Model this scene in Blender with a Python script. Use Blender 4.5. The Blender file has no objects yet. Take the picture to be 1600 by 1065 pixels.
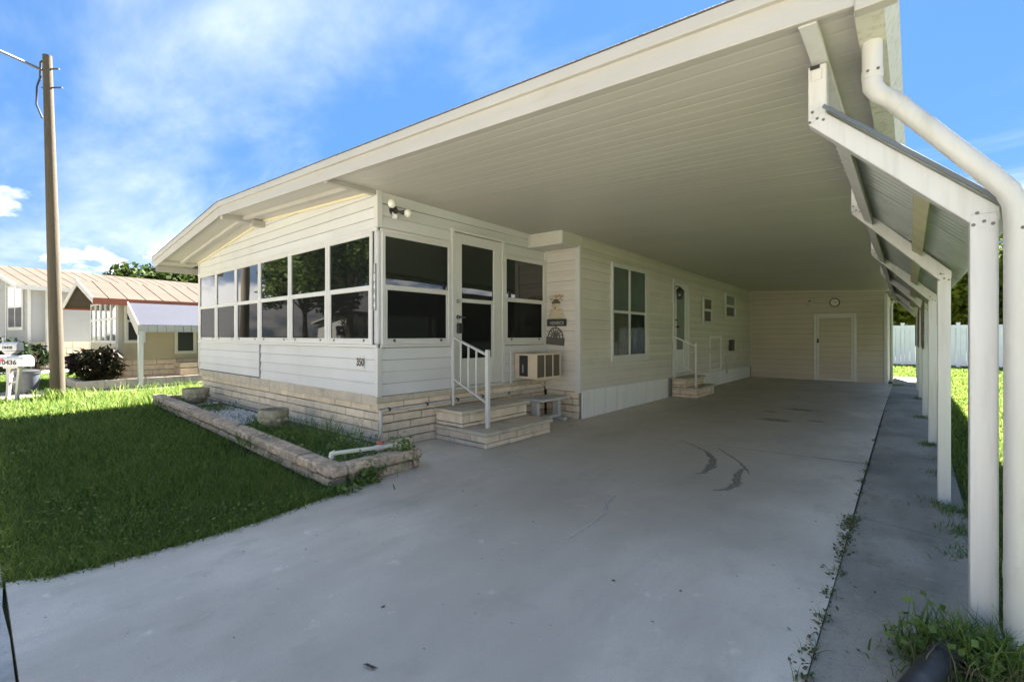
import bpy, bmesh, math, random
import numpy as np
from mathutils import Vector, Matrix
random.seed(7); rng = np.random.default_rng(11)
SC = bpy.context.scene
COL = SC.collection
rad = math.radians

# ------------------------------------------------------------------ camera
cd = bpy.data.cameras.new('camera'); cam = bpy.data.objects.new('camera', cd); COL.objects.link(cam)
cam.location = (0, 0, 1.4); cam.rotation_euler = (rad(90), 0, rad(40.74))
cd.sensor_width = 36; cd.lens = 16.40; cd.shift_y = -8.5/1600
cd.clip_start = .05; cd.clip_end = 3000
SC.camera = cam

# ------------------------------------------------------------------ sky, sun, exposure
SUN_EL, SUN_AZ = rad(47), rad(-14)          # azimuth measured from +Y towards +X
SKY_STRENGTH, SUN_STRENGTH, EXPOSURE = .05, 5.0, 3.62
W = bpy.data.worlds.new('World'); SC.world = W; W.use_nodes = True
nt = W.node_tree; N = nt.nodes; L = nt.links; N.clear()
def nd(t, **k):
    n = N.new(t)
    for a, v in k.items(): setattr(n, a, v)
    return n
def mth(op, a, b=None, clamp=False):
    n = nd('ShaderNodeMath', operation=op); n.use_clamp = clamp
    for i, v in enumerate((a, b)):
        if v is None: continue
        if isinstance(v, (int, float)): n.inputs[i].default_value = v
        else: L.new(v, n.inputs[i])
    return n.outputs[0]
def smooth(v, lo, hi):
    n = nd('ShaderNodeMapRange', interpolation_type='SMOOTHSTEP'); L.new(v, n.inputs['Value'])
    n.inputs['From Min'].default_value = lo; n.inputs['From Max'].default_value = hi
    return n.outputs[0]
sky = nd('ShaderNodeTexSky', sky_type='NISHITA'); sky.sun_disc = False
sky.sun_elevation = SUN_EL; sky.sun_rotation = SUN_AZ
sky.air_density = 1.0; sky.dust_density = .1; sky.ozone_density = 2.0; sky.altitude = 10
tc = nd('ShaderNodeTexCoord'); sp = nd('ShaderNodeSeparateXYZ'); L.new(tc.outputs['Generated'], sp.inputs[0])
zz = mth('MAXIMUM', sp.outputs[2], 0.0); den = mth('ADD', zz, .12)
cb = nd('ShaderNodeCombineXYZ'); L.new(mth('DIVIDE', sp.outputs[0], den), cb.inputs[0]); L.new(mth('DIVIDE', sp.outputs[1], den), cb.inputs[1])
mp = nd('ShaderNodeMapping'); L.new(cb.outputs[0], mp.inputs[0]); mp.inputs['Rotation'].default_value = (0, 0, rad(35)); mp.inputs['Scale'].default_value = (.34, .85, 1)
mp.inputs['Location'].default_value = (8.3, 4.7, 0)
n1 = nd('ShaderNodeTexNoise'); L.new(mp.outputs[0], n1.inputs['Vector'])
n1.inputs['Scale'].default_value = 1.15; n1.inputs['Detail'].default_value = 9; n1.inputs['Roughness'].default_value = .58; n1.inputs['Distortion'].default_value = .5
cir = mth('MULTIPLY', smooth(n1.outputs[0], .40, .92), .38)
# low heaped cloud near the horizon
mp2 = nd('ShaderNodeMapping'); L.new(tc.outputs['Generated'], mp2.inputs[0]); mp2.inputs['Scale'].default_value = (1, 1, 2.2); mp2.inputs['Location'].default_value = (.63, .2, 0)
n2 = nd('ShaderNodeTexNoise'); L.new(mp2.outputs[0], n2.inputs['Vector'])
n2.inputs['Scale'].default_value = 7.5; n2.inputs['Detail'].default_value = 8; n2.inputs['Roughness'].default_value = .55
puff = mth('SUBTRACT', n2.outputs[0], mth('MULTIPLY', mth('ABSOLUTE', mth('SUBTRACT', zz, .05)), 2.1))
cum = mth('MULTIPLY', smooth(puff, .29, .47), .62)
hz = mth('MULTIPLY', smooth(mth('SUBTRACT', .34, zz), 0.0, .34), .32)     # pale air towards the horizon
fac = mth('MAXIMUM', cir, cum, True)
tint = nd('ShaderNodeMix', data_type='RGBA', blend_type='MULTIPLY'); tint.inputs['Factor'].default_value = 1
L.new(sky.outputs[0], tint.inputs['A']); tint.inputs['B'].default_value = (.27, .46, .66, 1)
cl = nd('ShaderNodeMix', data_type='RGBA', blend_type='DARKEN'); cl.inputs['Factor'].default_value = .85; L.new(tint.outputs['Result'], cl.inputs['A']); cl.inputs['B'].default_value = (.27, .63, 1.33, 1)   # keeps the glare round the sun in range
m0 = nd('ShaderNodeMix', data_type='RGBA'); L.new(hz, m0.inputs['Factor']); L.new(cl.outputs['Result'], m0.inputs['A']); m0.inputs['B'].default_value = (1.0, 1.22, 1.52, 1)
mx = nd('ShaderNodeMix', data_type='RGBA'); L.new(fac, mx.inputs['Factor']); L.new(m0.outputs['Result'], mx.inputs['A']); mx.inputs['B'].default_value = (7.4, 6.9, 6.3, 1)
bg = nd('ShaderNodeBackground'); L.new(mx.outputs['Result'], bg.inputs[0]); bg.inputs[1].default_value = SKY_STRENGTH
wo = nd('ShaderNodeOutputWorld'); L.new(bg.outputs[0], wo.inputs[0])
sd = bpy.data.lights.new('sun', 'SUN'); sun = bpy.data.objects.new('sun', sd); COL.objects.link(sun)
sd.energy = SUN_STRENGTH; sd.angle = rad(.53); sd.color = (1, .95, .87)
dsun = Vector((math.sin(SUN_AZ)*math.cos(SUN_EL), math.cos(SUN_AZ)*math.cos(SUN_EL), math.sin(SUN_EL)))
sun.rotation_euler = dsun.to_track_quat('Z', 'Y').to_euler(); sun.location = (0, 20, 30)
vs = SC.view_settings; vs.view_transform = 'Standard'; vs.look = 'None'; vs.gamma = 1; vs.use_curve_mapping = False; vs.exposure = EXPOSURE
SC.cycles.use_denoising = True; SC.cycles.max_bounces = 12; SC.cycles.diffuse_bounces = 9; SC.cycles.glossy_bounces = 4
SC.cycles.transparent_max_bounces = 8; SC.cycles.sample_clamp_indirect = 8
SC.render.film_transparent = False

# ------------------------------------------------------------------ materials
MATS = {}
def mat(name, col, rough=.6, var=0., vscale=3., bump=0., bscale=40., rand=0., dirt=None, dscale=1.2, dlo=.55, dhi=.75, spec=.5, metal=0., stretch=(1, 1, 1), trans=0., tint=None, bdet=6):
    """procedural surface: base colour broken by noise, per-object tone, worn patches and fine relief"""
    if name in MATS: return MATS[name]
    m = bpy.data.materials.new(name); m.use_nodes = True; t = m.node_tree; n = t.nodes; l = t.links
    b = n['Principled BSDF']; b.inputs['Roughness'].default_value = rough; b.inputs['Metallic'].default_value = metal
    b.inputs['Specular IOR Level'].default_value = spec
    geo = n.new('ShaderNodeNewGeometry'); mpn = n.new('ShaderNodeMapping'); mpn.inputs['Scale'].default_value = stretch; l.new(geo.outputs['Position'], mpn.inputs[0])
    def noise(s, d=5, r=.55):
        q = n.new('ShaderNodeTexNoise'); q.inputs['Scale'].default_value = s; q.inputs['Detail'].default_value = d; q.inputs['Roughness'].default_value = r
        l.new(mpn.outputs[0], q.inputs['Vector']); return q.outputs[0]
    def mul(c, f):
        x = n.new('ShaderNodeMix'); x.data_type = 'RGBA'; x.blend_type = 'MULTIPLY'; x.inputs['Factor'].default_value = 1
        l.new(c, x.inputs['A']); l.new(f, x.inputs['B']); return x.outputs['Result']
    def rng_(v, lo, hi, f0=0., f1=1.):
        r = n.new('ShaderNodeMapRange'); l.new(v, r.inputs['Value']); r.inputs['From Min'].default_value = f0; r.inputs['From Max'].default_value = f1
        r.inputs['To Min'].default_value = lo; r.inputs['To Max'].default_value = hi; return r.outputs[0]
    rgb = n.new('ShaderNodeRGB'); rgb.outputs[0].default_value = (*col, 1); c = rgb.outputs[0]
    if tint:
        at = n.new('ShaderNodeAttribute'); at.attribute_name = 'tint'
        x = n.new('ShaderNodeMix'); x.data_type = 'RGBA'; l.new(at.outputs['Fac'], x.inputs['Factor']); l.new(c, x.inputs['A']); x.inputs['B'].default_value = (*tint, 1); c = x.outputs['Result']
    if var: c = mul(c, rng_(noise(vscale), 1-var, 1+var, .25, .75))
    if rand:
        oi = n.new('ShaderNodeObjectInfo'); c = mul(c, rng_(oi.outputs['Random'], 1-rand, 1+rand))
    if dirt:
        r = rng_(noise(dscale, 8, .62), 0, 1, dlo, dhi); x = n.new('ShaderNodeMix'); x.data_type = 'RGBA'; l.new(r, x.inputs['Factor']); l.new(c, x.inputs['A']); x.inputs['B'].default_value = (*dirt, 1); c = x.outputs['Result']
    l.new(c, b.inputs['Base Color'])
    if bump:
        bn = n.new('ShaderNodeBump'); bn.inputs['Strength'].default_value = 1; bn.inputs['Distance'].default_value = bump; l.new(noise(bscale, bdet, .6), bn.inputs['Height']); l.new(bn.outputs[0], b.inputs['Normal'])
    if trans:
        tr = n.new('ShaderNodeBsdfTranslucent'); l.new(c, tr.inputs[0]); ms = n.new('ShaderNodeMixShader'); ms.inputs[0].default_value = trans
        l.new(b.outputs[0], ms.inputs[1]); l.new(tr.outputs[0], ms.inputs[2]); l.new(ms.outputs[0], n['Material Output'].inputs[0])
    MATS[name] = m; return m
def glass_mat(name, col, ior=1.9, rough=.015, clear=0.):
    if name in MATS: return MATS[name]
    m = bpy.data.materials.new(name); m.use_nodes = True; t = m.node_tree; n = t.nodes; l = t.links; b = n['Principled BSDF']
    b.inputs['Base Color'].default_value = (*col, 1); b.inputs['Roughness'].default_value = rough; b.inputs['IOR'].default_value = ior
    geo = n.new('ShaderNodeNewGeometry'); q = n.new('ShaderNodeTexNoise'); q.inputs['Scale'].default_value = 1.6; q.inputs['Detail'].default_value = 1; l.new(geo.outputs['Position'], q.inputs['Vector'])
    bn = n.new('ShaderNodeBump'); bn.inputs['Distance'].default_value = .0008; l.new(q.outputs[0], bn.inputs['Height']); l.new(bn.outputs[0], b.inputs['Normal'])
    if clear:
        tr = n.new('ShaderNodeBsdfTransparent'); tr.inputs[0].default_value = (.90, .94, .91, 1); ms = n.new('ShaderNodeMixShader'); ms.inputs[0].default_value = clear
        l.new(b.outputs[0], ms.inputs[1]); l.new(tr.outputs[0], ms.inputs[2]); l.new(ms.outputs[0], n['Material Output'].inputs[0])
    MATS[name] = m; return m
M_SID = mat('pale_siding', (.59, .58, .56), .5, .06, 1.3, .0015, 60, .035, dirt=(.48, .45, .39), dscale=1.1, dlo=.58, dhi=.9)
M_TAN = mat('tan_siding', (.60, .55, .475), .5, .06, 1.5, .0015, 60, .04, dirt=(.42, .38, .30), dscale=1.4, dlo=.58, dhi=.9)
M_BACK = mat('lap_shadow_backing', (.10, .095, .085), .8, .1, 5)  # dark colour makes the gaps between siding boards read as lap shadow
M_TRIM = mat('white_trim', (.57, .55, .515), .42, .05, 3, .0008, 30, .02, dirt=(.56, .52, .44), dscale=2.3, dlo=.6, dhi=.85)
M_WOOD = mat('cream_fascia', (.40, .375, .335), .5, .06, 2, .001, 25, .02, dirt=(.34, .30, .22), dscale=2.6, dlo=.6, dhi=.82, stretch=(.6, 1, 2))
M_PAN = mat('ceiling_pan', (.45, .425, .37), .45, .05, 1.2, .0008, 20, .018, dirt=(.46, .425, .34), dscale=.9, dlo=.52, dhi=.85, stretch=(.5, 1, 1))
M_GUT = mat('mossy_gutter', (.52, .50, .42), .5, .08, 4, .001, 30, dirt=(.30, .28, .15), dscale=22, dlo=.50, dhi=.75)
M_MET = mat('white_aluminium', (.56, .545, .525), .38, .04, 3, .0007, 30, .02, dirt=(.36, .34, .28), dscale=1.7, dlo=.50, dhi=.95, stretch=(7, 7, .7))
M_PIPE = mat('weathered_white_pipe', (.50, .485, .45), .42, .06, 4, .0012, 30, dirt=(.33, .32, .24), dscale=3.0, dlo=.50, dhi=.85, stretch=(2.5, 2.5, .6))
M_GALV = mat('grey_corrugated_sheet', (.36, .385, .36), .4, .10, 4, .0006, 40, .05, dirt=(.25, .26, .23), dscale=5)
M_BRK = mat('cream_brick', (.70, .58, .43), .85, .12, 9, .006, 38, .09, dirt=(.46, .38, .28), dscale=4, dlo=.52, dhi=.8)
M_LEDGE = mat('stone_ledge', (.52, .445, .345), .9, .14, 7, .005, 45, .07, dirt=(.30, .27, .21), dscale=5)
M_MORT = mat('mortar', (.17, .145, .115), .95, .15, 12, .004, 60)
M_ROCK = mat('split_face_block', (.52, .40, .285), .95, .35, 22, .03, 30, .16, dirt=(.20, .165, .12), dscale=9, dlo=.48, dhi=.72)
M_TREAD = mat('tread_slab', (.53, .46, .355), .8, .10, 5, .003, 60, .05, dirt=(.30, .26, .20), dscale=3)
M_DARK = glass_mat('tinted_glass', (.010, .012, .011), 1.85)
M_SCREEN = mat('insect_screen', (.018, .019, .018), .35, .15, 3, spec=.6)
M_SCRG = glass_mat('screened_glass', (.012, .013, .012), 1.6)
def _screen(m):
    t = m.node_tree; d = t.nodes.new('ShaderNodeBsdfDiffuse'); d.inputs[0].default_value = (.012, .012, .011, 1); x = t.nodes.new('ShaderNodeMixShader'); x.inputs[0].default_value = .75
    t.links.new(t.nodes['Principled BSDF'].outputs[0], x.inputs[1]); t.links.new(d.outputs[0], x.inputs[2]); t.links.new(x.outputs[0], t.nodes['Material Output'].inputs[0])
_screen(M_SCRG)
M_GLASS = glass_mat('window_glass', (.05, .06, .055), 1.5, .02, .72)
M_FROST = glass_mat('hazy_door_glass', (.20, .235, .22), 1.5, .12)
M_CURT = mat('grey_curtain', (.42, .44, .41), .9, .1, 4)
M_BLK = mat('black_plastic', (.02, .02, .02), .45, .1, 8)
M_DRK = mat('dark_metal', (.045, .04, .035), .5, .15, 9, .001, 60)
M_STEEL = mat('steel', (.45, .44, .42), .35, .1, 9, metal=.9)
M_SCR = mat('screw_head', (.16, .145, .125), .5, .2, 20, metal=.5)
M_SHING = mat('roof_edge', (.10, .09, .085), .9, .2, 8, .003, 50)
# ------------------------------------------------------------------ mesh builder and scene tree
ROOT = {}
def tag(o, label=None, cat=None, group=None, kind=None):
    if label: o['label'] = label
    if cat: o['category'] = cat
    if group: o['group'] = group
    if kind: o['kind'] = kind
    return o
def thing(name, label, cat, loc=(0, 0, 0), rz=0., group=None):
    o = bpy.data.objects.new(name, None); COL.objects.link(o); o.location = loc; o.rotation_euler = (0, 0, rz); o.empty_display_size = .2
    ROOT[o.name] = Vector(loc)
    return tag(o, label, cat, group)
def rootloc(o):
    while o.parent: o = o.parent
    return ROOT.get(o.name, Vector((0, 0, 0)))
class MB:
    def __init__(s): s.v = []; s.f = []
    def add(s, vs, fs):
        k = len(s.v); s.v += [tuple(p) for p in vs]; s.f += [tuple(k+i for i in q) for q in fs]; return s
    def hexa(s, p):   # p: 4 bottom ccw + 4 top ccw
        return s.add(p, [(3, 2, 1, 0), (4, 5, 6, 7), (0, 1, 5, 4), (1, 2, 6, 5), (2, 3, 7, 6), (3, 0, 4, 7)])
    def box(s, x0, x1, y0, y1, z0, z1):
        return s.hexa([(x0, y0, z0), (x1, y0, z0), (x1, y1, z0), (x0, y1, z0), (x0, y0, z1), (x1, y0, z1), (x1, y1, z1), (x0, y1, z1)])
    def obox(s, c, half, mtx):
        c = Vector(c); h = half
        pts = [(-1, -1, -1), (1, -1, -1), (1, 1, -1), (-1, 1, -1), (-1, -1, 1), (1, -1, 1), (1, 1, 1), (-1, 1, 1)]
        return s.hexa([c + mtx @ Vector((a*h[0], b*h[1], d*h[2])) for a, b, d in pts])
    def bar(s, a, b, w, t, up=(0, 0, 1)):
        a = Vector(a); b = Vector(b); d = (b-a); ln = d.length; d.normalize(); u = Vector(up); x = d.cross(u)
        if x.length < 1e-4: x = d.cross(Vector((0, 1, 0)))
        x.normalize(); u = x.cross(d).normalized()
        m = Matrix((d, x, u)).transposed()
        return s.obox((a+b)/2, (ln/2, w/2, t/2), m)
    def extr(s, poly, a, b):  # poly: list of points (Vector) at start, translated by b-a
        d = Vector(b)-Vector(a); n = len(poly); p0 = [Vector(p) for p in poly]
        s.add(p0+[p+d for p in p0], [tuple(range(n-1, -1, -1)), tuple(range(n, 2*n))]+[(i, (i+1) % n, n+(i+1) % n, n+i) for i in range(n)])
        return s
    def tube(s, pts, r, seg=10, cap=True, sx=1., sy=1., up=(0, 0, 1)):
        pts = [Vector(p) for p in pts]; n = len(pts); rs = r if hasattr(r, '__len__') else [r]*n; rings = []
        px = None
        for i, p in enumerate(pts):
            d = (pts[min(i+1, n-1)]-pts[max(i-1, 0)]).normalized()
            if px is None:
                px = d.cross(Vector(up)); px = px if px.length > 1e-3 else d.cross(Vector((1, 0, 0)))
            x = (px - d*px.dot(d)).normalized(); px = x; y = d.cross(x)
            rings.append([p + x*math.cos(2*math.pi*k/seg)*rs[i]*sx + y*math.sin(2*math.pi*k/seg)*rs[i]*sy for k in range(seg)])
        fs = [(i*seg+k, i*seg+(k+1) % seg, (i+1)*seg+(k+1) % seg, (i+1)*seg+k) for i in range(n-1) for k in range(seg)]
        if cap: fs += [tuple(range(seg-1, -1, -1)), tuple((n-1)*seg+k for k in range(seg))]
        return s.add([q for r_ in rings for q in r_], fs)
    def lathe(s, prof, c=(0, 0, 0), seg=24):
        c = Vector(c); n = len(prof)
        vs = [c+Vector((r*math.cos(2*math.pi*k/seg), r*math.sin(2*math.pi*k/seg), z)) for r, z in prof for k in range(seg)]
        fs = [(i*seg+k, i*seg+(k+1) % seg, (i+1)*seg+(k+1) % seg, (i+1)*seg+k) for i in range(n-1) for k in range(seg)]
        fs += [tuple(range(seg-1, -1, -1)), tuple((n-1)*seg+k for k in range(seg))]
        return s.add(vs, fs)
    def ball(s, c, r, seg=12, rg=7, sc=(1, 1, 1)):
        prof = [(max(.001, math.sin(math.pi*i/rg))*r, -math.cos(math.pi*i/rg)*r) for i in range(rg+1)]
        k = len(s.v); s.lathe(prof, (0, 0, 0), seg)
        for i in range(k, len(s.v)): p = s.v[i]; s.v[i] = (c[0]+p[0]*sc[0], c[1]+p[1]*sc[1], c[2]+p[2]*sc[2])
        return s
    def build(s, name, m, parent=None, bevel=0., smooth=False, local=False, seg=1, fix=True):
        off = Vector((0, 0, 0)) if (parent is None or local) else rootloc(parent)
        me = bpy.data.meshes.new(name); me.from_pydata([tuple(Vector(p)-off) for p in s.v], [], s.f); me.materials.append(m)
        if fix:
            b = bmesh.new(); b.from_mesh(me); bmesh.ops.recalc_face_normals(b, faces=b.faces); b.to_mesh(me); b.free()
        if smooth: me.shade_smooth(); me.set_sharp_from_angle(angle=rad(38))
        o = bpy.data.objects.new(name, me); COL.objects.link(o)
        if parent is not None: o.parent = parent
        if bevel:
            d = o.modifiers.new('bevel', 'BEVEL'); d.width = bevel; d.segments = seg; d.limit_method = 'ANGLE'; d.angle_limit = rad(40)
        return o
def grp(name, parent):    # an Empty part
    o = bpy.data.objects.new(name, None); COL.objects.link(o); o.parent = parent; o.empty_display_size = .1; return o
def copy_tree(o, parent=None):
    c = o.copy(); COL.objects.link(c)
    if parent is not None: c.parent = parent
    for ch in list(o.children): copy_tree(ch, c)
    return c
PIECES = {}
def piece(name, dims, loc, m, parent, rz=0., bevel=.006, rough=0., local=False, var=3):
    """one brick or block; alike pieces share a mesh"""
    key = (m.name, tuple(round(d, 3) for d in dims), random.randrange(var) if rough else 0, rough)
    if key not in PIECES:
        b = bmesh.new(); bmesh.ops.create_cube(b, size=1)
        for v in b.verts: v.co = Vector((v.co.x*dims[0], v.co.y*dims[1], v.co.z*dims[2]))
        if rough:
            for v in b.verts: v.co += Vector((random.uniform(-1, 1), random.uniform(-1, 1), random.uniform(-1, 1)))*rough
        if bevel: bmesh.ops.bevel(b, geom=list(b.edges), offset=bevel, segments=1, affect='EDGES')
        me = bpy.data.meshes.new(name); b.to_mesh(me); b.free(); me.materials.append(m); PIECES[key] = me
    o = bpy.data.objects.new(name, PIECES[key]); COL.objects.link(o); o.parent = parent
    o.location = Vector(loc) - (Vector((0, 0, 0)) if local else rootloc(parent)); o.rotation_euler = (0, 0, rz); return o
def npmesh(name, V, F, m, tint=None, parent=None, nper=4, smooth=False):
    me = bpy.data.meshes.new(name); nv = len(V); nf = len(F)
    me.vertices.add(nv); me.vertices.foreach_set('co', np.ascontiguousarray(V, dtype=np.float32).ravel())
    me.loops.add(nf*nper); me.loops.foreach_set('vertex_index', np.ascontiguousarray(F, dtype=np.int32).ravel())
    me.polygons.add(nf); me.polygons.foreach_set('loop_start', np.arange(0, nf*nper, nper, dtype=np.int32))
    me.update(calc_edges=True); me.materials.append(m)
    if tint is not None:
        a = me.attributes.new('tint', 'FLOAT', 'POINT'); a.data.foreach_set('value', np.ascontiguousarray(tint, dtype=np.float32))
    o = bpy.data.objects.new(name, me); COL.objects.link(o)
    if parent is not None: o.parent = parent
    return o
def text(s, size, loc, rot, m, name, parent, ext=.002, align='CENTER', sx=1., local=False, bold=0.):
    cu = bpy.data.curves.new(name, 'FONT'); cu.body = s; cu.size = size; cu.extrude = ext; cu.align_x = align; cu.align_y = 'CENTER'; cu.resolution_u = 3; cu.offset = bold
    t = bpy.data.objects.new('tmp', cu); COL.objects.link(t)
    dg = bpy.context.evaluated_depsgraph_get(); me = bpy.data.meshes.new_from_object(t.evaluated_get(dg)); bpy.data.objects.remove(t)
    me.name = name
    mt = Matrix.Translation(Vector(loc) - (Vector((0, 0, 0)) if (local or parent is None) else rootloc(parent))) @ Matrix.Rotation(rot[2], 4, 'Z') @ Matrix.Rotation(rot[0], 4, 'X') @ Matrix.Diagonal((sx, 1, 1, 1))
    me.transform(mt); me.materials.clear(); me.materials.append(m)
    o = bpy.data.objects.new(name, me); COL.objects.link(o); o.parent = parent; return o
class Wall:
    """a vertical wall plane: along (a), outward (o), z -> point"""
    def __init__(s, axis, c, sign): s.axis = axis; s.c = c; s.s = sign
    def p(s, a, o, z): return (s.c+s.s*o, a, z) if s.axis == 'X' else (a, s.c+s.s*o, z)
    def box(s, mb, a0, a1, o0, o1, z0, z1):
        return mb.hexa([s.p(a0, o0, z0), s.p(a1, o0, z0), s.p(a1, o1, z0), s.p(a0, o1, z0), s.p(a0, o0, z1), s.p(a1, o0, z1), s.p(a1, o1, z1), s.p(a0, o1, z1)])
def siding(wall, parent, a0, a1, z0, z1, ex, m, slope=0., aref=0., dutch=False, top=None, local=False, out=.016):
    """courses of lap siding, each board an object; top(a) limits the height"""
    z = z0
    while z < z1-.01:
        h = min(ex, z1-z); b0, b1 = a0, a1; oj = random.uniform(-.0012, .0012)
        if top:
            xs = np.linspace(a0, a1, 120); ok = [x for x in xs if top(x) > z+.02]
            if len(ok) < 2: z += ex; continue
            b0, b1 = ok[0], ok[-1]
        pr = [(0, .002), (out, .002), (out, h*.46), (out*.62, h*.60), (out*.25, h*.72), (.001, h*.86), (.001, h-.002), (0, h-.002)] if dutch else [(0, .0025), (out, .0025), (.004, h-.0025), (0, h-.0025)]
        cuts = [b0, b1]
        if b1-b0 > 4.5:      # lengths of board butt on the long walls
            cuts = [b0]; c = b0+random.uniform(1.4, 3.7)
            while c < b1-1: cuts.append(c); c += 3.66
            cuts.append(b1)
        for c0, c1 in zip(cuts[:-1], cuts[1:]):
            mb = MB(); n = len(pr); vs = []; oj = random.uniform(-.0010, .0010); zj = random.uniform(-.001, .001)
            for a in (c0+(.0015 if c0 > b0 else 0), c1):
                zt = z + slope*(a-aref) + zj
                vs += [wall.p(a, o+(oj if o > .001 else 0), zt+q) for o, q in pr]
            mb.add(vs, [tuple(range(n)), tuple(range(2*n-1, n-1, -1))]+[(i, n+i, n+(i+1) % n, (i+1) % n) for i in range(n)])
            mb.build('siding_board', m, parent, local=local)
        z += ex
def window(wall, parent, a0, a1, z0, z1, zm, fw=.045, out=.035, upper=None, lower=None, m=None, latches=True, local=False, label=None, name='window', rail=.032, o0=0.):
    m = m or M_TRIM; fr = MB(); W_ = Wall(wall.axis, wall.c+wall.s*o0, wall.s)
    W_.box(fr, a0, a0+fw, .002, out, z0, z1); W_.box(fr, a1-fw, a1, .002, out, z0, z1)
    W_.box(fr, a0+fw, a1-fw, .002, out, z1-fw, z1); W_.box(fr, a0+fw, a1-fw, .002, out, z0, z0+fw)
    f = fr.build(name, m, parent, bevel=.005, local=local)
    if label: f['label'] = label
    def bx(nm, mm, *q, bev=0.): b = MB(); W_.box(b, *q); return b.build(nm, mm, f, bevel=bev, local=local)
    bx('sash_rail', m, a0+fw, a1-fw, .008, out-.005, zm-rail, zm+rail, bev=.004)
    bx('pane', upper or M_DARK, a0+fw, a1-fw, .003, .014, zm+rail, z1-fw)
    i = .03
    s = MB(); W_.box(s, a0+fw, a0+fw+i, .004, .022, z0+fw, zm-rail); W_.box(s, a1-fw-i, a1-fw, .004, .022, z0+fw, zm-rail); W_.box(s, a0+fw+i, a1-fw-i, .004, .022, z0+fw, z0+fw+i*.8)
    s.build('sash', m, f, local=local)
    bx('pane', lower or M_SCRG, a0+fw+i, a1-fw-i, .003, .012, z0+fw+i*.8, zm-rail)
    if latches:
        for t in (.16, .84):
            a = a0+(a1-a0)*t; bx('latch', M_BLK, a-.018, a+.018, .02, .03, z0+fw*.6, z0+fw+.012)
    return f
def courses(wall, parent, a0, a1, z0, heights, length, m, depth=.05, gap=.011, start=0, local=False, out=0., bevel=.006, rough=.003, lenvar=.0):
    """stacked masonry, each stone an object"""
    z = z0
    for k, h in enumerate(heights):
        a = a0 - (length*.5 if (k+start) % 2 else 0)
        while a < a1-.02:
            ln = length*(1+random.uniform(-lenvar, lenvar)); b0 = max(a, a0); b1 = min(a+ln, a1); a += ln
            if b1-b0 < .04: continue
            w = b1-b0-gap; hh = h-gap; c = wall.p((b0+b1)/2, out+depth/2+random.uniform(-.003, .003), z+h/2)
            dims = (depth, w, hh) if wall.axis == 'X' else (w, depth, hh)
            piece('brick', dims, c, m, parent, bevel=bevel, rough=rough, local=local)
        z += h
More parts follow.
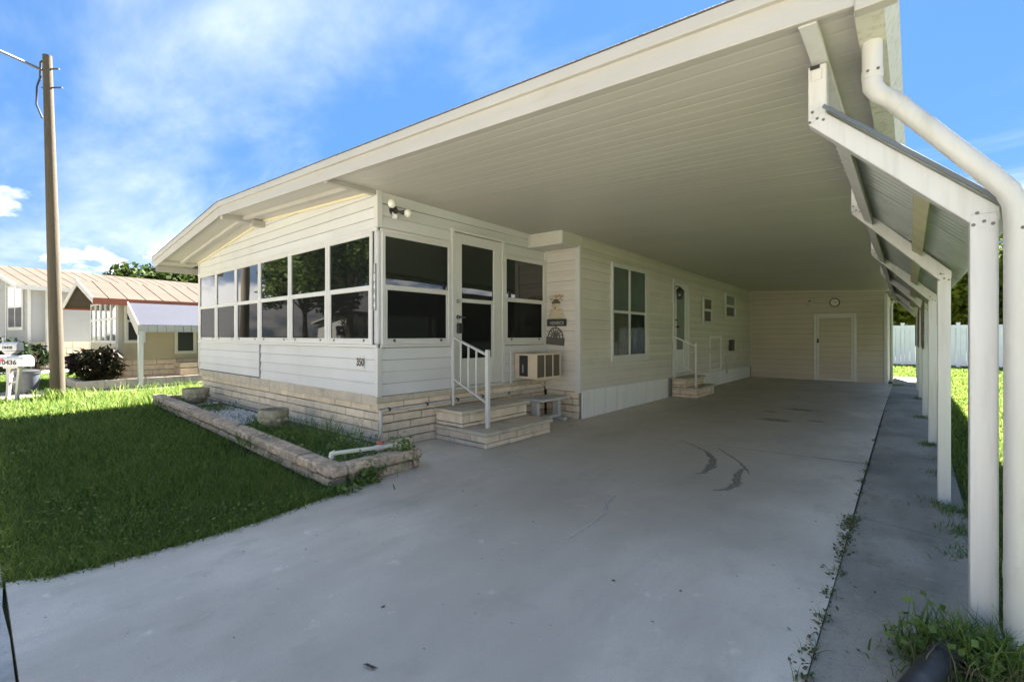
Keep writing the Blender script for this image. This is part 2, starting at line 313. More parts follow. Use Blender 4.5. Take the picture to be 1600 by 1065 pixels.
# ------------------------------------------------------------------ setting: ground, driveway, walkway, street
def poly_sheet(name, pts, z0, z1, m, parent=None):
    mb = MB(); n = len(pts); mb.add([(x, y, z0) for x, y in pts]+[(x, y, z1) for x, y in pts], [tuple(range(n-1, -1, -1)), tuple(range(n, 2*n))]+[(i, (i+1) % n, n+(i+1) % n, n+i) for i in range(n)])
    return mb.build(name, m, parent)
M_SOIL = mat('grass_soil', (.055, .075, .022), 1, .35, 4, .012, 30, dirt=(.075, .06, .035), dscale=3, dlo=.55, dhi=.8)
def concrete(name, col, blotch, dark, bscale, seam=False):
    m = mat(name, col, .72, .10, .9, .0022, 160, dirt=blotch, dscale=1.1, dlo=.46, dhi=.78, spec=.35)
    t = m.node_tree; n = t.nodes; l = t.links; b = n['Principled BSDF']; src = b.inputs['Base Color'].links[0].from_socket
    geo = n.new('ShaderNodeNewGeometry'); 
    def layer(scale, lo, hi, colr, amt, st=(1, 1, 1), det=6):
        nonlocal src
        mp = n.new('ShaderNodeMapping'); mp.inputs['Scale'].default_value = st; l.new(geo.outputs['Position'], mp.inputs[0])
        q = n.new('ShaderNodeTexNoise'); q.inputs['Scale'].default_value = scale; q.inputs['Detail'].default_value = det; q.inputs['Roughness'].default_value = .65; l.new(mp.outputs[0], q.inputs['Vector'])
        r = n.new('ShaderNodeMapRange'); l.new(q.outputs[0], r.inputs['Value']); r.inputs['From Min'].default_value = lo; r.inputs['From Max'].default_value = hi; r.inputs['To Max'].default_value = amt
        x = n.new('ShaderNodeMix'); x.data_type = 'RGBA'; l.new(r.outputs[0], x.inputs['Factor']); l.new(src, x.inputs['A']); x.inputs['B'].default_value = (*colr, 1); src = x.outputs['Result']
    layer(38, .58, .72, dark, .4, det=3); layer(.45, .46, .60, dark, .62, (1, .6, 1), 4); layer(1.3, .50, .66, dark, .52, (1, .28, 1)); layer(2.6, .56, .70, tuple(c*.8 for c in dark), .45, (1, .7, 1)); layer(4.5, .58, .74, dark, .45); layer(6, .62, .72, tuple(min(1, c*1.45) for c in col), .4); layer(13, .70, .73, tuple(c*.45 for c in dark), .75, det=3); layer(110, .50, .72, dark, .40, det=3); layer(230, .58, .72, dark, .5, det=1)
    if seam:   # grime left by parked cars down the middle of the bay
        sx = n.new('ShaderNodeSeparateXYZ'); q = n.new('ShaderNodeTexNoise'); q.inputs['Scale'].default_value = .9; q.inputs['Detail'].default_value = 5; l.new(geo.outputs['Position'], q.inputs['Vector'])
        va = n.new('ShaderNodeVectorMath'); va.operation = 'MULTIPLY_ADD'; l.new(q.outputs['Color'], va.inputs[0]); va.inputs[1].default_value = (1.5, 3.0, 0); l.new(geo.outputs['Position'], va.inputs[2]); l.new(va.outputs[0], sx.inputs[0])
        def ss(v, a, c):
            r = n.new('ShaderNodeMapRange'); r.interpolation_type = 'SMOOTHSTEP'; l.new(v, r.inputs['Value']); r.inputs['From Min'].default_value = a; r.inputs['From Max'].default_value = c; return r.outputs[0]
        def mm(a, c):
            r = n.new('ShaderNodeMath'); r.operation = 'MULTIPLY'; l.new(a, r.inputs[0])
            if isinstance(c, float): r.inputs[1].default_value = c
            else: l.new(c, r.inputs[1])
            return r.outputs[0]
        f = mm(mm(mm(ss(sx.outputs[0], -3.6, -2.3), ss(sx.outputs[0], .55, -.6)), ss(sx.outputs[1], 3.0, 6.0)), .52)
        x = n.new('ShaderNodeMix'); x.data_type = 'RGBA'; l.new(f, x.inputs['Factor']); l.new(src, x.inputs['A']); x.inputs['B'].default_value = (.33, .29, .23, 1); src = x.outputs['Result']
    l.new(src, b.inputs['Base Color']); return m
M_DRIVE = concrete('painted_concrete', (.67, .595, .49), (.57, .505, .415), (.43, .375, .30), 1, True)
M_WALK = concrete('bare_concrete', (.35, .315, .255), (.235, .215, .175), (.12, .11, .085), 1)
M_GUTR = concrete('street_concrete', (.56, .52, .46), (.38, .365, .34), (.24, .23, .21), 1)
M_ASPH = mat('asphalt', (.36, .345, .31), .9, .12, 1.4, .004, 120, dirt=(.38, .37, .34), dscale=.8)
g = MB(); R_ = 700
g.add([(-R_, -R_, -.06), (R_, -R_, -.06), (R_, R_, -.06), (-R_, R_, -.06)], [(0, 1, 2, 3)]); tag(g.build('ground', M_SOIL), kind='structure')
LEFT = [(-3.91, .13), (-3.80, .34), (-3.765, .53), (-3.735, .80), (-3.725, 1.10), (-3.74, 1.42), (-3.80, 1.72), (-3.86, 2.0), (-3.87, 2.2)]
drive = poly_sheet('driveway', [(-.32, .13), (-.345, 3.4), (-.375, 5.4), (-.425, 10.3), (-.465, 17.4), (-5.2, 17.4), (-5.2, 3.0), (-4.1, 3.0), (-4.0, 2.3)]+LEFT[::-1], -.25, 0, M_DRIVE); tag(drive, kind='structure')
ys = [.13, 1.85, 4.50, 7.2, 9.9, 12.6, 15.3, 18, 20.7]
walk = grp('walkway', None); tag(walk, kind='structure'); ROOT[walk.name] = Vector((0, 0, 0))
for i in range(len(ys)-1):
    a, b = ys[i]+.007, ys[i+1]-.007; xl = lambda y: -.312-.0095*(y-.13)+.002*math.sin(y*2)
    w = MB().hexa([(xl(a), a, -.25), (.315, a-.12, -.25), (.315, b-.12, -.25), (xl(b), b, -.25), (xl(a), a, -.006), (.315, a-.12, -.004), (.315, b-.12, -.004), (xl(b), b, -.006)])
    w.build('paving_slab', M_WALK, walk, bevel=.007, seg=2)
tag(poly_sheet('street', [(-90, -7), (90, -7), (90, -.42), (-90, -.42)], -.3, -.05, M_ASPH), kind='structure')
tag(poly_sheet('kerb', [(-90, -.41), (90, -.41), (90, .120), (-3.2, .120), (-3.6, .108), (-3.86, .118), (-4.2, .12), (-90, .12)], -.3, -.012, M_GUTR), kind='structure')
tag(poly_sheet('far_kerb', [(-90, -7.5), (90, -7.5), (90, -7.01), (-90, -7.01)], -.3, -.012, M_GUTR), kind='structure')
# flat stains on the painted concrete
def soak(name, col, lo, hi, sc):
    m = mat(name, col, .62, .15, 12, .001, 150); t = m.node_tree; n = t.nodes; l = t.links
    at = n.new('ShaderNodeAttribute'); at.attribute_name = 'tint'; geo = n.new('ShaderNodeNewGeometry'); q = n.new('ShaderNodeTexNoise'); q.inputs['Scale'].default_value = sc; q.inputs['Detail'].default_value = 6; l.new(geo.outputs['Position'], q.inputs['Vector'])
    a = n.new('ShaderNodeMath'); a.operation = 'MULTIPLY_ADD'; l.new(q.outputs[0], a.inputs[0]); a.inputs[1].default_value = .9; l.new(at.outputs['Fac'], a.inputs[2])
    r = n.new('ShaderNodeMapRange'); r.interpolation_type = 'SMOOTHSTEP'; l.new(a.outputs[0], r.inputs['Value']); r.inputs['From Min'].default_value = lo; r.inputs['From Max'].default_value = hi; r.inputs['To Max'].default_value = .9
    tr = n.new('ShaderNodeBsdfTransparent'); ms = n.new('ShaderNodeMixShader'); l.new(r.outputs[0], ms.inputs[0]); l.new(tr.outputs[0], ms.inputs[1]); l.new(n['Principled BSDF'].outputs[0], ms.inputs[2]); l.new(ms.outputs[0], n['Material Output'].inputs[0]); return m
M_WET = soak('damp_concrete', (.24, .215, .175), .90, 1.4, 16); M_OIL = soak('oil_mark', (.30, .25, .19), .75, 1.6, 9); M_LITE = soak('bare_streak', (.62, .59, .53), .8, 1.9, 16); M_JNT = mat('joint_dirt', (.05, .045, .04), 1, .2, 9)
def ribbon(name, pts, ws, m, z):
    P = [Vector((x, y, 0)) for x, y in pts]; fine = []; wf = []
    for i in range(len(P)-1):
        for k in range(6): t = k/6; fine.append(P[i].lerp(P[i+1], t)); wf.append(ws[i]*(1-t)+ws[i+1]*t)
    fine.append(P[-1]); wf.append(ws[-1]); rows = []; n = len(fine)
    soft = m is not M_JNT
    for i, p in enumerate(fine):
        d = (fine[min(i+1, n-1)]-fine[max(i-1, 0)]).normalized(); x = Vector((-d.y, d.x, 0)); k = .62 if soft else .5
        rows += [p+x*wf[i]*k*random.uniform(.75, 1.2), p+x*wf[i]*random.uniform(-.1, .1), p-x*wf[i]*k*random.uniform(.75, 1.2)]
    V = np.array([(p.x, p.y, z) for p in rows]); F = [(3*i+k, 3*i+k+1, 3*i+k+4, 3*i+k+3) for i in range(n-1) for k in (0, 1)]
    tv = [0, 1, 0]*n
    if soft: tv[1] = tv[-2] = 0
    return npmesh(name, V, np.array(F), m, np.array(tv, float), parent=drive)
ribbon('stain', [(-2.40, 6.20), (-2.2, 6.07), (-1.92, 5.82), (-1.73, 5.52), (-1.64, 5.15), (-1.62, 4.90), (-1.68, 4.76)], [.02, .05, .06, .15, .17, .10, .02], M_WET, .003)
ribbon('stain', [(-1.87, 6.10), (-1.68, 5.85), (-1.48, 5.58), (-1.34, 5.32), (-1.24, 5.10)], [.02, .06, .06, .06, .01], M_WET, .003)
ribbon('stain', [(-1.36, 5.33), (-1.35, 5.05), (-1.27, 4.75), (-1.28, 4.52), (-1.38, 4.36)], [.05, .14, .15, .12, .02], M_WET, .0035)
ribbon('stain', [(-1.98, 3.72), (-1.93, 3.45), (-1.84, 3.25), (-1.82, 3.05), (-1.80, 2.75), (-1.86, 2.45)], [.02, .05, .07, .05, .03, .01], M_LITE, .003)
for (x, y, r, s) in ((-1.75, 8.7, .5, .6), (-1.6, 10.2, .55, .45), (-2.0, 9.6, .28, .5), (-1.2, 9.0, .3, .4)):
    k = 26; ph = random.random()*9
    V = [(x, y, .003)]+[(x+r*math.cos(6.283*i/k)*(1+.28*math.sin(3*i+ph)+random.uniform(-.15, .15)), y+r*s*math.sin(6.283*i/k)*(1+.3*math.cos(2*i+ph)+random.uniform(-.15, .15)), .003) for i in range(k)]
    npmesh('stain', np.array(V), np.array([(0, 1+i, 1+(i+1) % k) for i in range(k)]), M_OIL, np.array([1.]+[0.]*k), nper=3, parent=drive)
# saw-cut joint across the drive
ribbon('joint', [(-1.9, 6.22), (-1.2, 6.27), (-.42, 6.38)], [.004, .012, .014], M_JNT, .0038)
ribbon('joint', [(-4.2, 11.6), (-2.4, 11.6), (-.45, 11.66)], [.012, .012, .012], M_JNT, .0038)

# ------------------------------------------------------------------ the mobile home
XA, XB, YF, YE, YR, YS = -4.93, -4.24, 3.23, 2.55, 6.635, 17.4
XL, XRG, XEL, XER = -11.68, -8.28, -12.30, -.20
def zb(X): return 2.858+.0525*(-.177-X) if X >= XRG else 2.858+.0525*(-.177-XRG)-.109*(XRG-X)   # underside of the front fascia
def zc(X, Y=YF): return zb(X)+.045-.0145*max(0., min(Y, 21)-YF)
home = thing('mobile_home', 'long pale mobile home with glazed front porch under a wide white roof', 'house', (-7, 8, 0))
def wallpart(mbx, m=M_BACK, label=None):
    o = mbx.build('wall', m, home)
    if label: o['label'] = label
    return o
# front wall (street side)
WF, WA, WB, WR_, WS = Wall('Y', YF, -1), Wall('X', XA, 1), Wall('X', XB, 1), Wall('Y', YR, -1), Wall('Y', YS, -1)
mb = MB(); mb.box(XL+.02, XA-.02, YF+.002, YF+.10, .665, 1.29); mb.box(XL+.02, XA-.02, YF+.02, YF+.10, 1.29, 2.69)
mb.hexa([(XL+.02, YF+.002, 2.69), (XRG, YF+.002, 2.69), (XRG, YF+.1, 2.69), (XL+.02, YF+.1, 2.69), (XL+.02, YF+.002, zc(XL)), (XRG, YF+.002, zc(XRG)), (XRG, YF+.1, zc(XRG)), (XL+.02, YF+.1, zc(XL))])
mb.hexa([(XRG, YF+.002, 2.69), (XA-.02, YF+.002, 2.69), (XA-.02, YF+.1, 2.69), (XRG, YF+.1, 2.69), (XRG, YF+.002, zc(XRG)), (XA-.02, YF+.002, zc(XA)), (XA-.02, YF+.1, zc(XA)), (XRG, YF+.1, zc(XRG))])
wf = wallpart(mb, label='street wall with six tall windows')
siding(WF, wf, XL+.03, -8.475, .69, 1.25, .14, M_SID); siding(WF, wf, -8.405, XA-.05, .665, 1.25, .146, M_SID)
siding(WF, wf, XL+.03, XA-.05, 2.70, 3.36, .135, M_SID, top=lambda x: zc(x))
mb = MB(); WF.box(mb, -8.475, -8.405, .002, .012, .67, 1.25); mb.build('joint_strip', mat('grey_strip', (.16, .155, .15), .6, .1, 6), wf)
mb = MB()
mb.box(XA-.045, XA+.022, YF-.022, YF+.045, .655, 1.25); mb.build('corner_trim', M_TRIM, wf, bevel=.004)
mb = MB(); mb.box(XA-.05, XA+.026, YF-.026, YF+.05, 2.715, zc(XA)+.02); mb.build('corner_trim', M_TRIM, wf, bevel=.004)
mb = MB(); mb.box(XA-.085, XA+.008, YF-.008, YF+.085, 1.29, 2.69); mb.build('corner_post', mat('grey_corner', (.47, .465, .45), .5, .06, 4), wf, bevel=.02, seg=2)
mb = MB(); mb.box(XL-.02, XL+.05, YF-.022, YF+.03, .69, zc(XL)); mb.build('corner_trim', M_TRIM, wf, bevel=.004)
mb = MB(); mb.box(XL-.03, XA+.02, YF-.034, YF-.002, 1.25, 1.288); mb.build('sill', M_TRIM, wf, bevel=.006)
mb = MB(); mb.box(XL-.03, XA+.02, YF-.030, YF-.002, 2.672, 2.712); mb.build('head_trim', M_TRIM, wf, bevel=.006)
wx = [-11.62, -10.58, -9.515, -8.433, -7.279, -6.115, -5.02]
for i in range(6):
    window(WF, home, wx[i]+.006, wx[i+1]-.006, 1.289, 2.671, 1.987, fw=.05, out=.03)
# hidden left wall and back
mb = MB(); mb.box(XL, XL+.1, YF+.1, 20, .3, zc(XL)); mb.box(XL, XB-.1, 19.9, 20, .3, 2.7); wallpart(mb, M_SID)
# wall A beside the carport
mb = MB(); mb.box(XA-.10, XA-.002, YF+.11, YR, .655, 1.29); mb.box(XA-.1, XA-.02, YF+.11, YR, 1.29, 2.69); mb.box(XA-.1, XA-.002, YF+.11, YR, 2.69, zc(XA))
wa = wallpart(mb, label='porch wall with a screen door and two windows')
siding(WA, wa, YF+.05, 4.39, .66, 1.25, .146, M_SID); siding(WA, wa, 5.51, YR-.03, .66, 1.25, .146, M_SID)
siding(WA, wa, YF+.05, 4.39, 2.715, 3.2, .15, M_SID, top=lambda y: zc(XA, y)+.02); siding(WA, wa, 5.51, YR-.03, 2.715, 3.2, .15, M_SID, top=lambda y: zc(XA, y)+.02)
siding(WA, wa, 4.39, 5.51, 2.865, 3.2, .15, M_SID, top=lambda y: zc(XA, y)+.02)
for a, b in ((YF+.02, 4.39), (5.505, 6.60)):
    mb = MB(); WA.box(mb, a, b, .002, .034, 1.25, 1.288); mb.build('sill', M_TRIM, wa, bevel=.006)
    mb = MB(); WA.box(mb, a, b, .002, .030, 2.672, 2.712); mb.build('head_trim', M_TRIM, wa, bevel=.006)
mb = MB(); WA.box(mb, 6.585, 6.625, .002, .03, .62, 2.85); mb.build('corner_trim', M_TRIM, wa, bevel=.004)
window(WA, home, 3.27, 4.385, 1.289, 2.671, 1.995, fw=.05, out=.03)
window(WA, home, 5.512, 6.58, 1.289, 2.671, 1.975, fw=.05, out=.03)
# screen door
mb = MB(); WA.box(mb, 4.392, 4.45, .002, .045, .66, 2.86); WA.box(mb, 5.445, 5.505, .002, .045, .66, 2.86); WA.box(mb, 4.392, 5.505, .002, .05, 2.86, 2.91); WA.box(mb, 4.45, 5.445, .002, .06, .64, .675)
df = mb.build('door_frame', M_TRIM, home, bevel=.005)
mb = MB(); WA.box(mb, 4.455, 4.585, .006, .036, .68, 2.85); WA.box(mb, 5.255, 5.44, .006, .036, .68, 2.85); WA.box(mb, 4.585, 5.255, .006, .036, 2.71, 2.85); WA.box(mb, 4.585, 5.255, .006, .034, 1.875, 1.93); WA.box(mb, 4.585, 5.255, .006, .030, .68, 1.07)
WA.box(mb, 4.60, 5.24, .031, .036, .71, 1.05)
dr = mb.build('screen_door', M_TRIM, home, bevel=.004)
for z0, z1, m in ((1.93, 2.71, M_DARK), (1.07, 1.875, M_SCRG)):
    mb = MB(); WA.box(mb, 4.585, 5.255, .008, .016, z0, z1); mb.build('pane', m, dr)
mb = MB(); WA.box(mb, 5.215, 5.255, .008, .026, 1.07, 1.875); mb.build('sash', M_TRIM, dr)
mb = MB(); c = WA.p(4.51, .036, 1.885); mb.tube([c, (c[0]+.018, c[1], c[2])], .030, 14); mb.tube([(c[0]+.018, c[1], c[2]), (c[0]+.024, c[1], c[2])], .017, 12); mb.build('deadbolt', M_STEEL, dr, smooth=True)
mb = MB(); c = WA.p(4.51, .036, 1.66); mb.tube([c, (c[0]+.05, c[1], c[2])], .014, 10); mb.tube([(c[0]+.05, c[1]-.02, c[2]), (c[0]+.05, c[1]+.09, c[2]-.004)], .012, 10); mb.tube([c, (c[0]+.008, c[1], c[2])], .032, 14); mb.build('handle', M_DRK, dr, smooth=True)
for z in (.95, 1.75, 2.55):
    mb = MB(); WA.box(mb, 5.425, 5.46, .036, .05, z-.05, z+.05); mb.build('hinge', M_TRIM, dr, bevel=.003)
# little return wall with the plaques
mb = MB(); mb.box(XA-.05, XB-.002, YR+.002, YR+.1, .45, zc(XA, YR)); wr = wallpart(mb, label='narrow return wall carrying the plaques')
siding(WR_, wr, XA+.005, XB-.06, .46, 2.9, .17, M_TAN, dutch=True)
mb = MB(); mb.box(XB-.062, XB+.03, YR-.03, YR+.062, .44, 2.905); mb.build('corner_trim', M_TRIM, wr, bevel=.006)
# soffit box over the return
mb = MB(); mb.box(XA+.004, XB-.002, 6.16, YR, 2.885, zc(XA, YR)); mb.box(XB-.06, XB+.016, 6.20, YR+.066, 2.906, zc(XA, YR)); sb = mb.build('soffit_box', M_TAN, home)
mb = MB(); mb.box(XA+.002, XB-.06, 6.135, 6.16, 2.87, 2.905); mb.box(XA+.002, XB-.06, 6.135, 6.16, 3.055, 3.085); mb.box(XA+.002, XA+.03, 6.135, 6.16, 2.905, 3.055); mb.box(XB-.06, XB+.012, 6.135, 6.2, 2.87, 3.085); mb.box(XB-.03, XB+.012, 6.2, YR-.03, 2.87, 2.9); mb.build('box_trim', M_TRIM, sb, bevel=.004)
for k in range(6):
    mb = MB(); x = XA+.05+k*.105; mb.box(x, x+.085, 6.17, YR-.002, 2.868, 2.884); mb.build('soffit_slat', M_TRIM, sb)
# long wall B under the carport
sl = -.0118
mb = MB(); mb.hexa([(XB-.1, YR+.1, .4), (XB-.002, YR+.1, .4), (XB-.002, 20, .25), (XB-.1, 20, .25), (XB-.1, YR+.1, zc(XB, YR)), (XB-.002, YR+.1, zc(XB, YR)), (XB-.002, 20, zc(XB, 20)), (XB-.1, 20, zc(XB, 20))])
wb = wallpart(mb, M_BACK, 'long tan wall under the carport')
siding(WB, wb, YR+.064, YS-.002, .482, 3.2, .171, M_TAN, slope=sl, aref=YR, dutch=True, top=lambda y: zc(XB, y)+.0118*(y-YR)+.06)
mb = MB(); WB.box(mb, YS-.05, YS-.005, .016, .045, .36, zc(XB, YS)); mb.build('corner_trim', M_TAN, wb, bevel=.004)
# ribbed white skirting
sk = grp('skirting', home); y = YR+.07
while y < YS-.08:
    w = min(.405, YS-.08-y)
    if not (10.52 < y+.2 < 11.78):
        t0, t1 = .482+sl*(y-YR), .482+sl*(y+w-YR)
        mb = MB(); mb.hexa([(XB-.01, y+.004, 0), (XB+.024, y+.004, 0), (XB+.024, y+w-.022, 0), (XB-.01, y+w-.022, 0), (XB-.01, y+.004, t0), (XB+.024, y+.004, t0), (XB+.024, y+w-.022, t1), (XB-.01, y+w-.022, t1)])
        mb.build('skirting_panel', mat('white_skirting', (.76, .745, .70), .4, .05, 3, .0008, 30, .02, dirt=(.55, .52, .45), dscale=2, dlo=.55, dhi=.9, stretch=(4, 4, .6)), sk, bevel=.005)
    y += w
mb = MB(); mb.hexa([(XB-.012, YR+.07, 0), (XB+.004, YR+.07, 0), (XB+.004, YS-.05, 0), (XB-.012, YS-.05, 0), (XB-.012, YR+.07, .48), (XB+.004, YR+.07, .48), (XB+.004, YS-.05, .352), (XB-.012, YS-.05, .352)]); mb.build('skirting_backing', mat('skirting_shade', (.28, .27, .25), .6, .05, 4), sk)
mb = MB(); a, b = YR+.062, YS-.06; mb.hexa([(XB+.017, a, .478), (XB+.032, a, .478), (XB+.032, b, .352), (XB+.017, b, .352), (XB+.017, a, .50), (XB+.032, a, .50), (XB+.032, b, .373), (XB+.017, b, .373)]); mb.build('top_rail', M_MET, sk)
# curtained twin window
def twin():
    f = MB(); a0, a1, z0, z1 = 7.685, 9.255, .955, 2.757; am = 8.385
    for q in ((a0, a0+.055), (am-.03, am+.03), (a1-.16, a1)): WB.box(f, q[0], q[1], .004, .055, z0, z1)
    for q in ((a0+.055, am-.03), (am+.03, a1-.16)): WB.box(f, q[0], q[1], .004, .055, z1-.085, z1); WB.box(f, q[0], q[1], .004, .055, z0, z0+.075)
    w = f.build('window', M_TRIM, home, bevel=.005)
    b = MB(); WB.box(b, a0-.02, a1+.02, .017, .062, z0-.045, z0); b.build('sill', M_TRIM, w, bevel=.005)
    for q in ((a0+.055, am-.03), (am+.03, a1-.16)):
        b = MB(); WB.box(b, q[0], q[1], .006, .046, 1.82, 1.872); b.build('sash_rail', M_TRIM, w, bevel=.004)
        for zz0, zz1 in ((z0+.075, 1.82), (1.872, z1-.085)):
            b = MB(); WB.box(b, q[0], q[1], .034, .038, zz0, zz1); b.build('pane', M_GLASS, w)
        b = MB(); WB.box(b, q[0], q[1], .0175, .019, z0+.075, z1-.085); b.build('curtain_and_dark_room', mat('room_dark', (.05, .055, .05), .9, .2, 3), w)  # flat dark sheet behind the curtains, standing for the unlit room
    for q0, q1, zz0, zz1 in ((a0+.055, am-.03, 1.872, z1-.085), (am+.03, a1-.16, 1.872, z1-.085), (a0+.055, am-.03, z0+.075, 1.82)):
        b = MB(); n = 60; vs = []
        for i in range(n+1):
            a = q0+(q1-q0)*i/n; o = .026+.0045*math.sin(i*.95)+.001*math.sin(i*2.3)
            vs += [WB.p(a, o, zz0), WB.p(a, o, zz1)]
        b.add(vs, [(2*i, 2*i+1, 2*i+3, 2*i+2) for i in range(n)]); b.build('curtain_and_dark_room', M_CURT if zz0 > 1.5 else mat('rust_curtain', (.34, .27, .21), .9, .15, 4), w, smooth=True, fix=False)
twin()
for a0, a1, z0, z1, zm, gl in ((12.55, 13.34, 1.69, 2.44, 2.08, None), (14.46, 15.54, 1.885, 2.655, 2.28, None)):
    f = window(WB, home, a0, a1, z0, z1, zm, fw=.075, out=.05, upper=M_FROST if a0 > 14 else glass_mat('dim_glass', (.09, .085, .06), 1.5, .05), lower=M_DARK, latches=False, rail=.035, o0=.017)
# side door with a long glass
mb = MB(); WB.box(mb, 10.57, 10.65, .017, .055, .50, 2.70); WB.box(mb, 11.50, 11.61, .017, .055, .50, 2.70); WB.box(mb, 10.65, 11.50, .017, .055, 2.62, 2.70); WB.box(mb, 10.65, 11.5, .017, .06, .46, .51); mb.build('door_frame', M_TRIM, home, bevel=.005)
mb = MB(); WB.box(mb, 10.655, 10.77, .018, .045, .515, 2.615); WB.box(mb, 11.29, 11.495, .018, .045, .515, 2.615); WB.box(mb, 10.77, 11.29, .018, .045, 2.50, 2.615); WB.box(mb, 10.77, 11.29, .018, .045, .515, 1.07)
d2 = mb.build('glazed_door', mat('door_white', (.66, .65, .61), .4, .04, 3), home, bevel=.004)
mb = MB(); WB.box(mb, 10.77, 11.29, .024, .032, 1.07, 2.50); mb.build('pane', M_FROST, d2)
mb = MB(); c = WB.p(10.71, .045, 1.60); mb.tube([c, (c[0]+.045, c[1], c[2])], .016, 10); mb.ball((c[0]+.06, c[1], c[2]), .032, 12, 7); mb.build('handle', M_DRK, d2, smooth=True)
mb = MB(); c = WB.p(10.71, .045, 1.76); mb.tube([c, (c[0]+.02, c[1], c[2])], .026, 12); mb.build('deadbolt', M_DRK, d2, smooth=True)
# access hatch, meter, hose bib
mb = MB(); a0, a1, z0, z1 = 13.15, 14.15, .42, 1.39
for q in ((a0, a0+.065, z0, z1), (a1-.065, a1, z0, z1), (a0+.065, a1-.065, z1-.06, z1), (a0+.065, a1-.065, z0, z0+.06)): WB.box(mb, q[0], q[1], .017, .04, q[2], q[3])
ah = mb.build('access_hatch', mat('bright_hatch', (.74, .72, .67), .4, .03, 4), home, bevel=.004)
mb = MB(); WB.box(mb, a0-.06, a0+.01, .03, .06, .92, 1.05); mb.build('latch', M_TRIM, ah, bevel=.004)
mb = MB(); WB.box(mb, 14.9, 15.2, .017, .10, .94, 1.12); WB.box(mb, 14.93, 15.15, .017, .12, 1.12, 1.27); mb.build('outlet_box', M_DRK, home, bevel=.008)
mb = MB(); WB.box(mb, 15.36, 15.62, .017, .05, .97, 1.28); o = mb.build('cover_plate', M_TAN, home, bevel=.008)
mb = MB(); c = WB.p(14.62, .05, .80); mb.tube([(c[0], c[1], .28), c], .026, 10); mb.tube([c, (c[0]+.09, c[1]+.02, c[2]+.005), (c[0]+.10, c[1]+.03, c[2]-.04)], .016, 8); mb.tube([(c[0]+.05, c[1]+.15, c[2]-.01), (c[0]+.05, c[1]+.32, c[2])], .024, 8); mb.build('hose_tap', M_PIPE, home, smooth=True)
# masonry skirts (front and porch side)
fb = MB().box(XL+.12, XA-.075, YF+.062, YF+.2, 0, .69).build('foundation', M_MORT, home); fb['label'] = 'cream stone base below the front windows'
WFm, WAm, WRm = Wall('Y', YF+.062, -1), Wall('X', XA-.045, 1), Wall('Y', YR+.03, -1)
courses(WFm, fb, XL+.1, XA-.03, 0, [.115, .115, .115, .105, .12], .43, M_BRK, depth=.04, lenvar=.06)
courses(WFm, fb, XL+.05, XA-.0, .54, [.135], .95, M_LEDGE, depth=.075, lenvar=.15, gap=.004)
sb_ = MB().box(XA-.2, XA-.046, YF+.21, YR+.0, 0, .66).build('foundation', M_MORT, home); sb_['label'] = 'cream stone base below the porch door'
courses(WAm, sb_, YF+.03, YR-.02, 0, [.105, .105, .105, .105, .08], .47, M_BRK, depth=.04, lenvar=.12)
courses(WAm, sb_, YF-.02, YR-.02, .50, [.08], .42, M_BRK, depth=.05, lenvar=.1)
courses(WAm, sb_, YF-.03, YR-.02, .58, [.078], .62, M_LEDGE, depth=.068, lenvar=.15, gap=.004)
rb = MB().box(XA, XB-.01, YR+.032, YR+.15, 0, .46).build('foundation', M_MORT, home)
courses(WRm, rb, XA+.03, XB-.002, 0, [.115, .115, .115, .11], .27, M_BRK, depth=.05)
# condensate pipe along the base
mb = MB(); y0 = 3.26
mb.tube([(XA+.02, y0, .0), (XA+.02, y0, .47), (XA+.02, y0+.05, .485), (XA+.02, 4.5, .485), (XA+.02, 6.5, .50)], .017, 10); cp = mb.build('drain_pipe', M_PIPE, home, smooth=True)
for y in (3.36, 3.95, 4.5, 5.0, 5.6):
    mb = MB(); mb.tube([(XA+.02, y, .487), (XA+.02, y+.03, .487)], .022, 10); mb.tube([(XA+.02, y+.015, .487), (XA-.01, y+.015, .53)], .008, 6); mb.build('pipe_clip', M_DRK, cp)

# ------------------------------------------------------------------ roof
roof = grp('roof', home); roof['label'] = 'broad low gabled white roof that also covers the carport'
T = .17
def slab(x0, x1, y0, y1, d0, d1):
    m_ = MB(); m_.hexa([(x0, y0, zc(x0, y0)+d0), (x1, y0, zc(x1, y0)+d0), (x1, y1, zc(x1, y1)+d0), (x0, y1, zc(x0, y1)+d0), (x0, y0, zc(x0, y0)+d1), (x1, y0, zc(x1, y0)+d1), (x1, y1, zc(x1, y1)+d1), (x0, y1, zc(x0, y1)+d1)]); return m_
slab(XEL, XRG, YE+.03, 21, .03, .14).build('roof_deck', M_SHING, roof); slab(XRG, XER+.02, YE+.03, 21, .03, .14).build('roof_deck', M_SHING, roof)
slab(XEL+.06, XRG, YE+.03, YF, 0, .028).build('soffit_panel', M_PAN, roof); slab(XRG, XA-.05, YE+.03, YF, 0, .028).build('soffit_panel', M_PAN, roof)
y = YE+.035; k = 0
while y < YS+.3:
    w = .352; m_ = MB(); x0, x1 = XA-.045, XER
    a, b, rz_ = y+.0015, y+w-.0015, .009
    vs = []; zj = random.uniform(-.0012, .0012)
    for yy, dz in ((a, .02), (a, .0), (y+w*.30, .0), (y+w*.325, .0012), (y+w*.36, .0012), (y+w*.385, 0), (y+w*.63, .0), (y+w*.655, .0012), (y+w*.69, .0012), (y+w*.715, 0), (b, 0), (b, .02)):
        vs += [(x0, yy, zc(x0, yy)+dz+zj), (x1, yy, zc(x1, yy)+dz-zj)]
    n = len(vs)//2; m_.add(vs, [(2*i, 2*i+1, 2*((i+1) % n)+1, 2*((i+1) % n)) for i in range(n)])
    m_.build('ceiling_pan', M_PAN, roof, fix=False); y += w
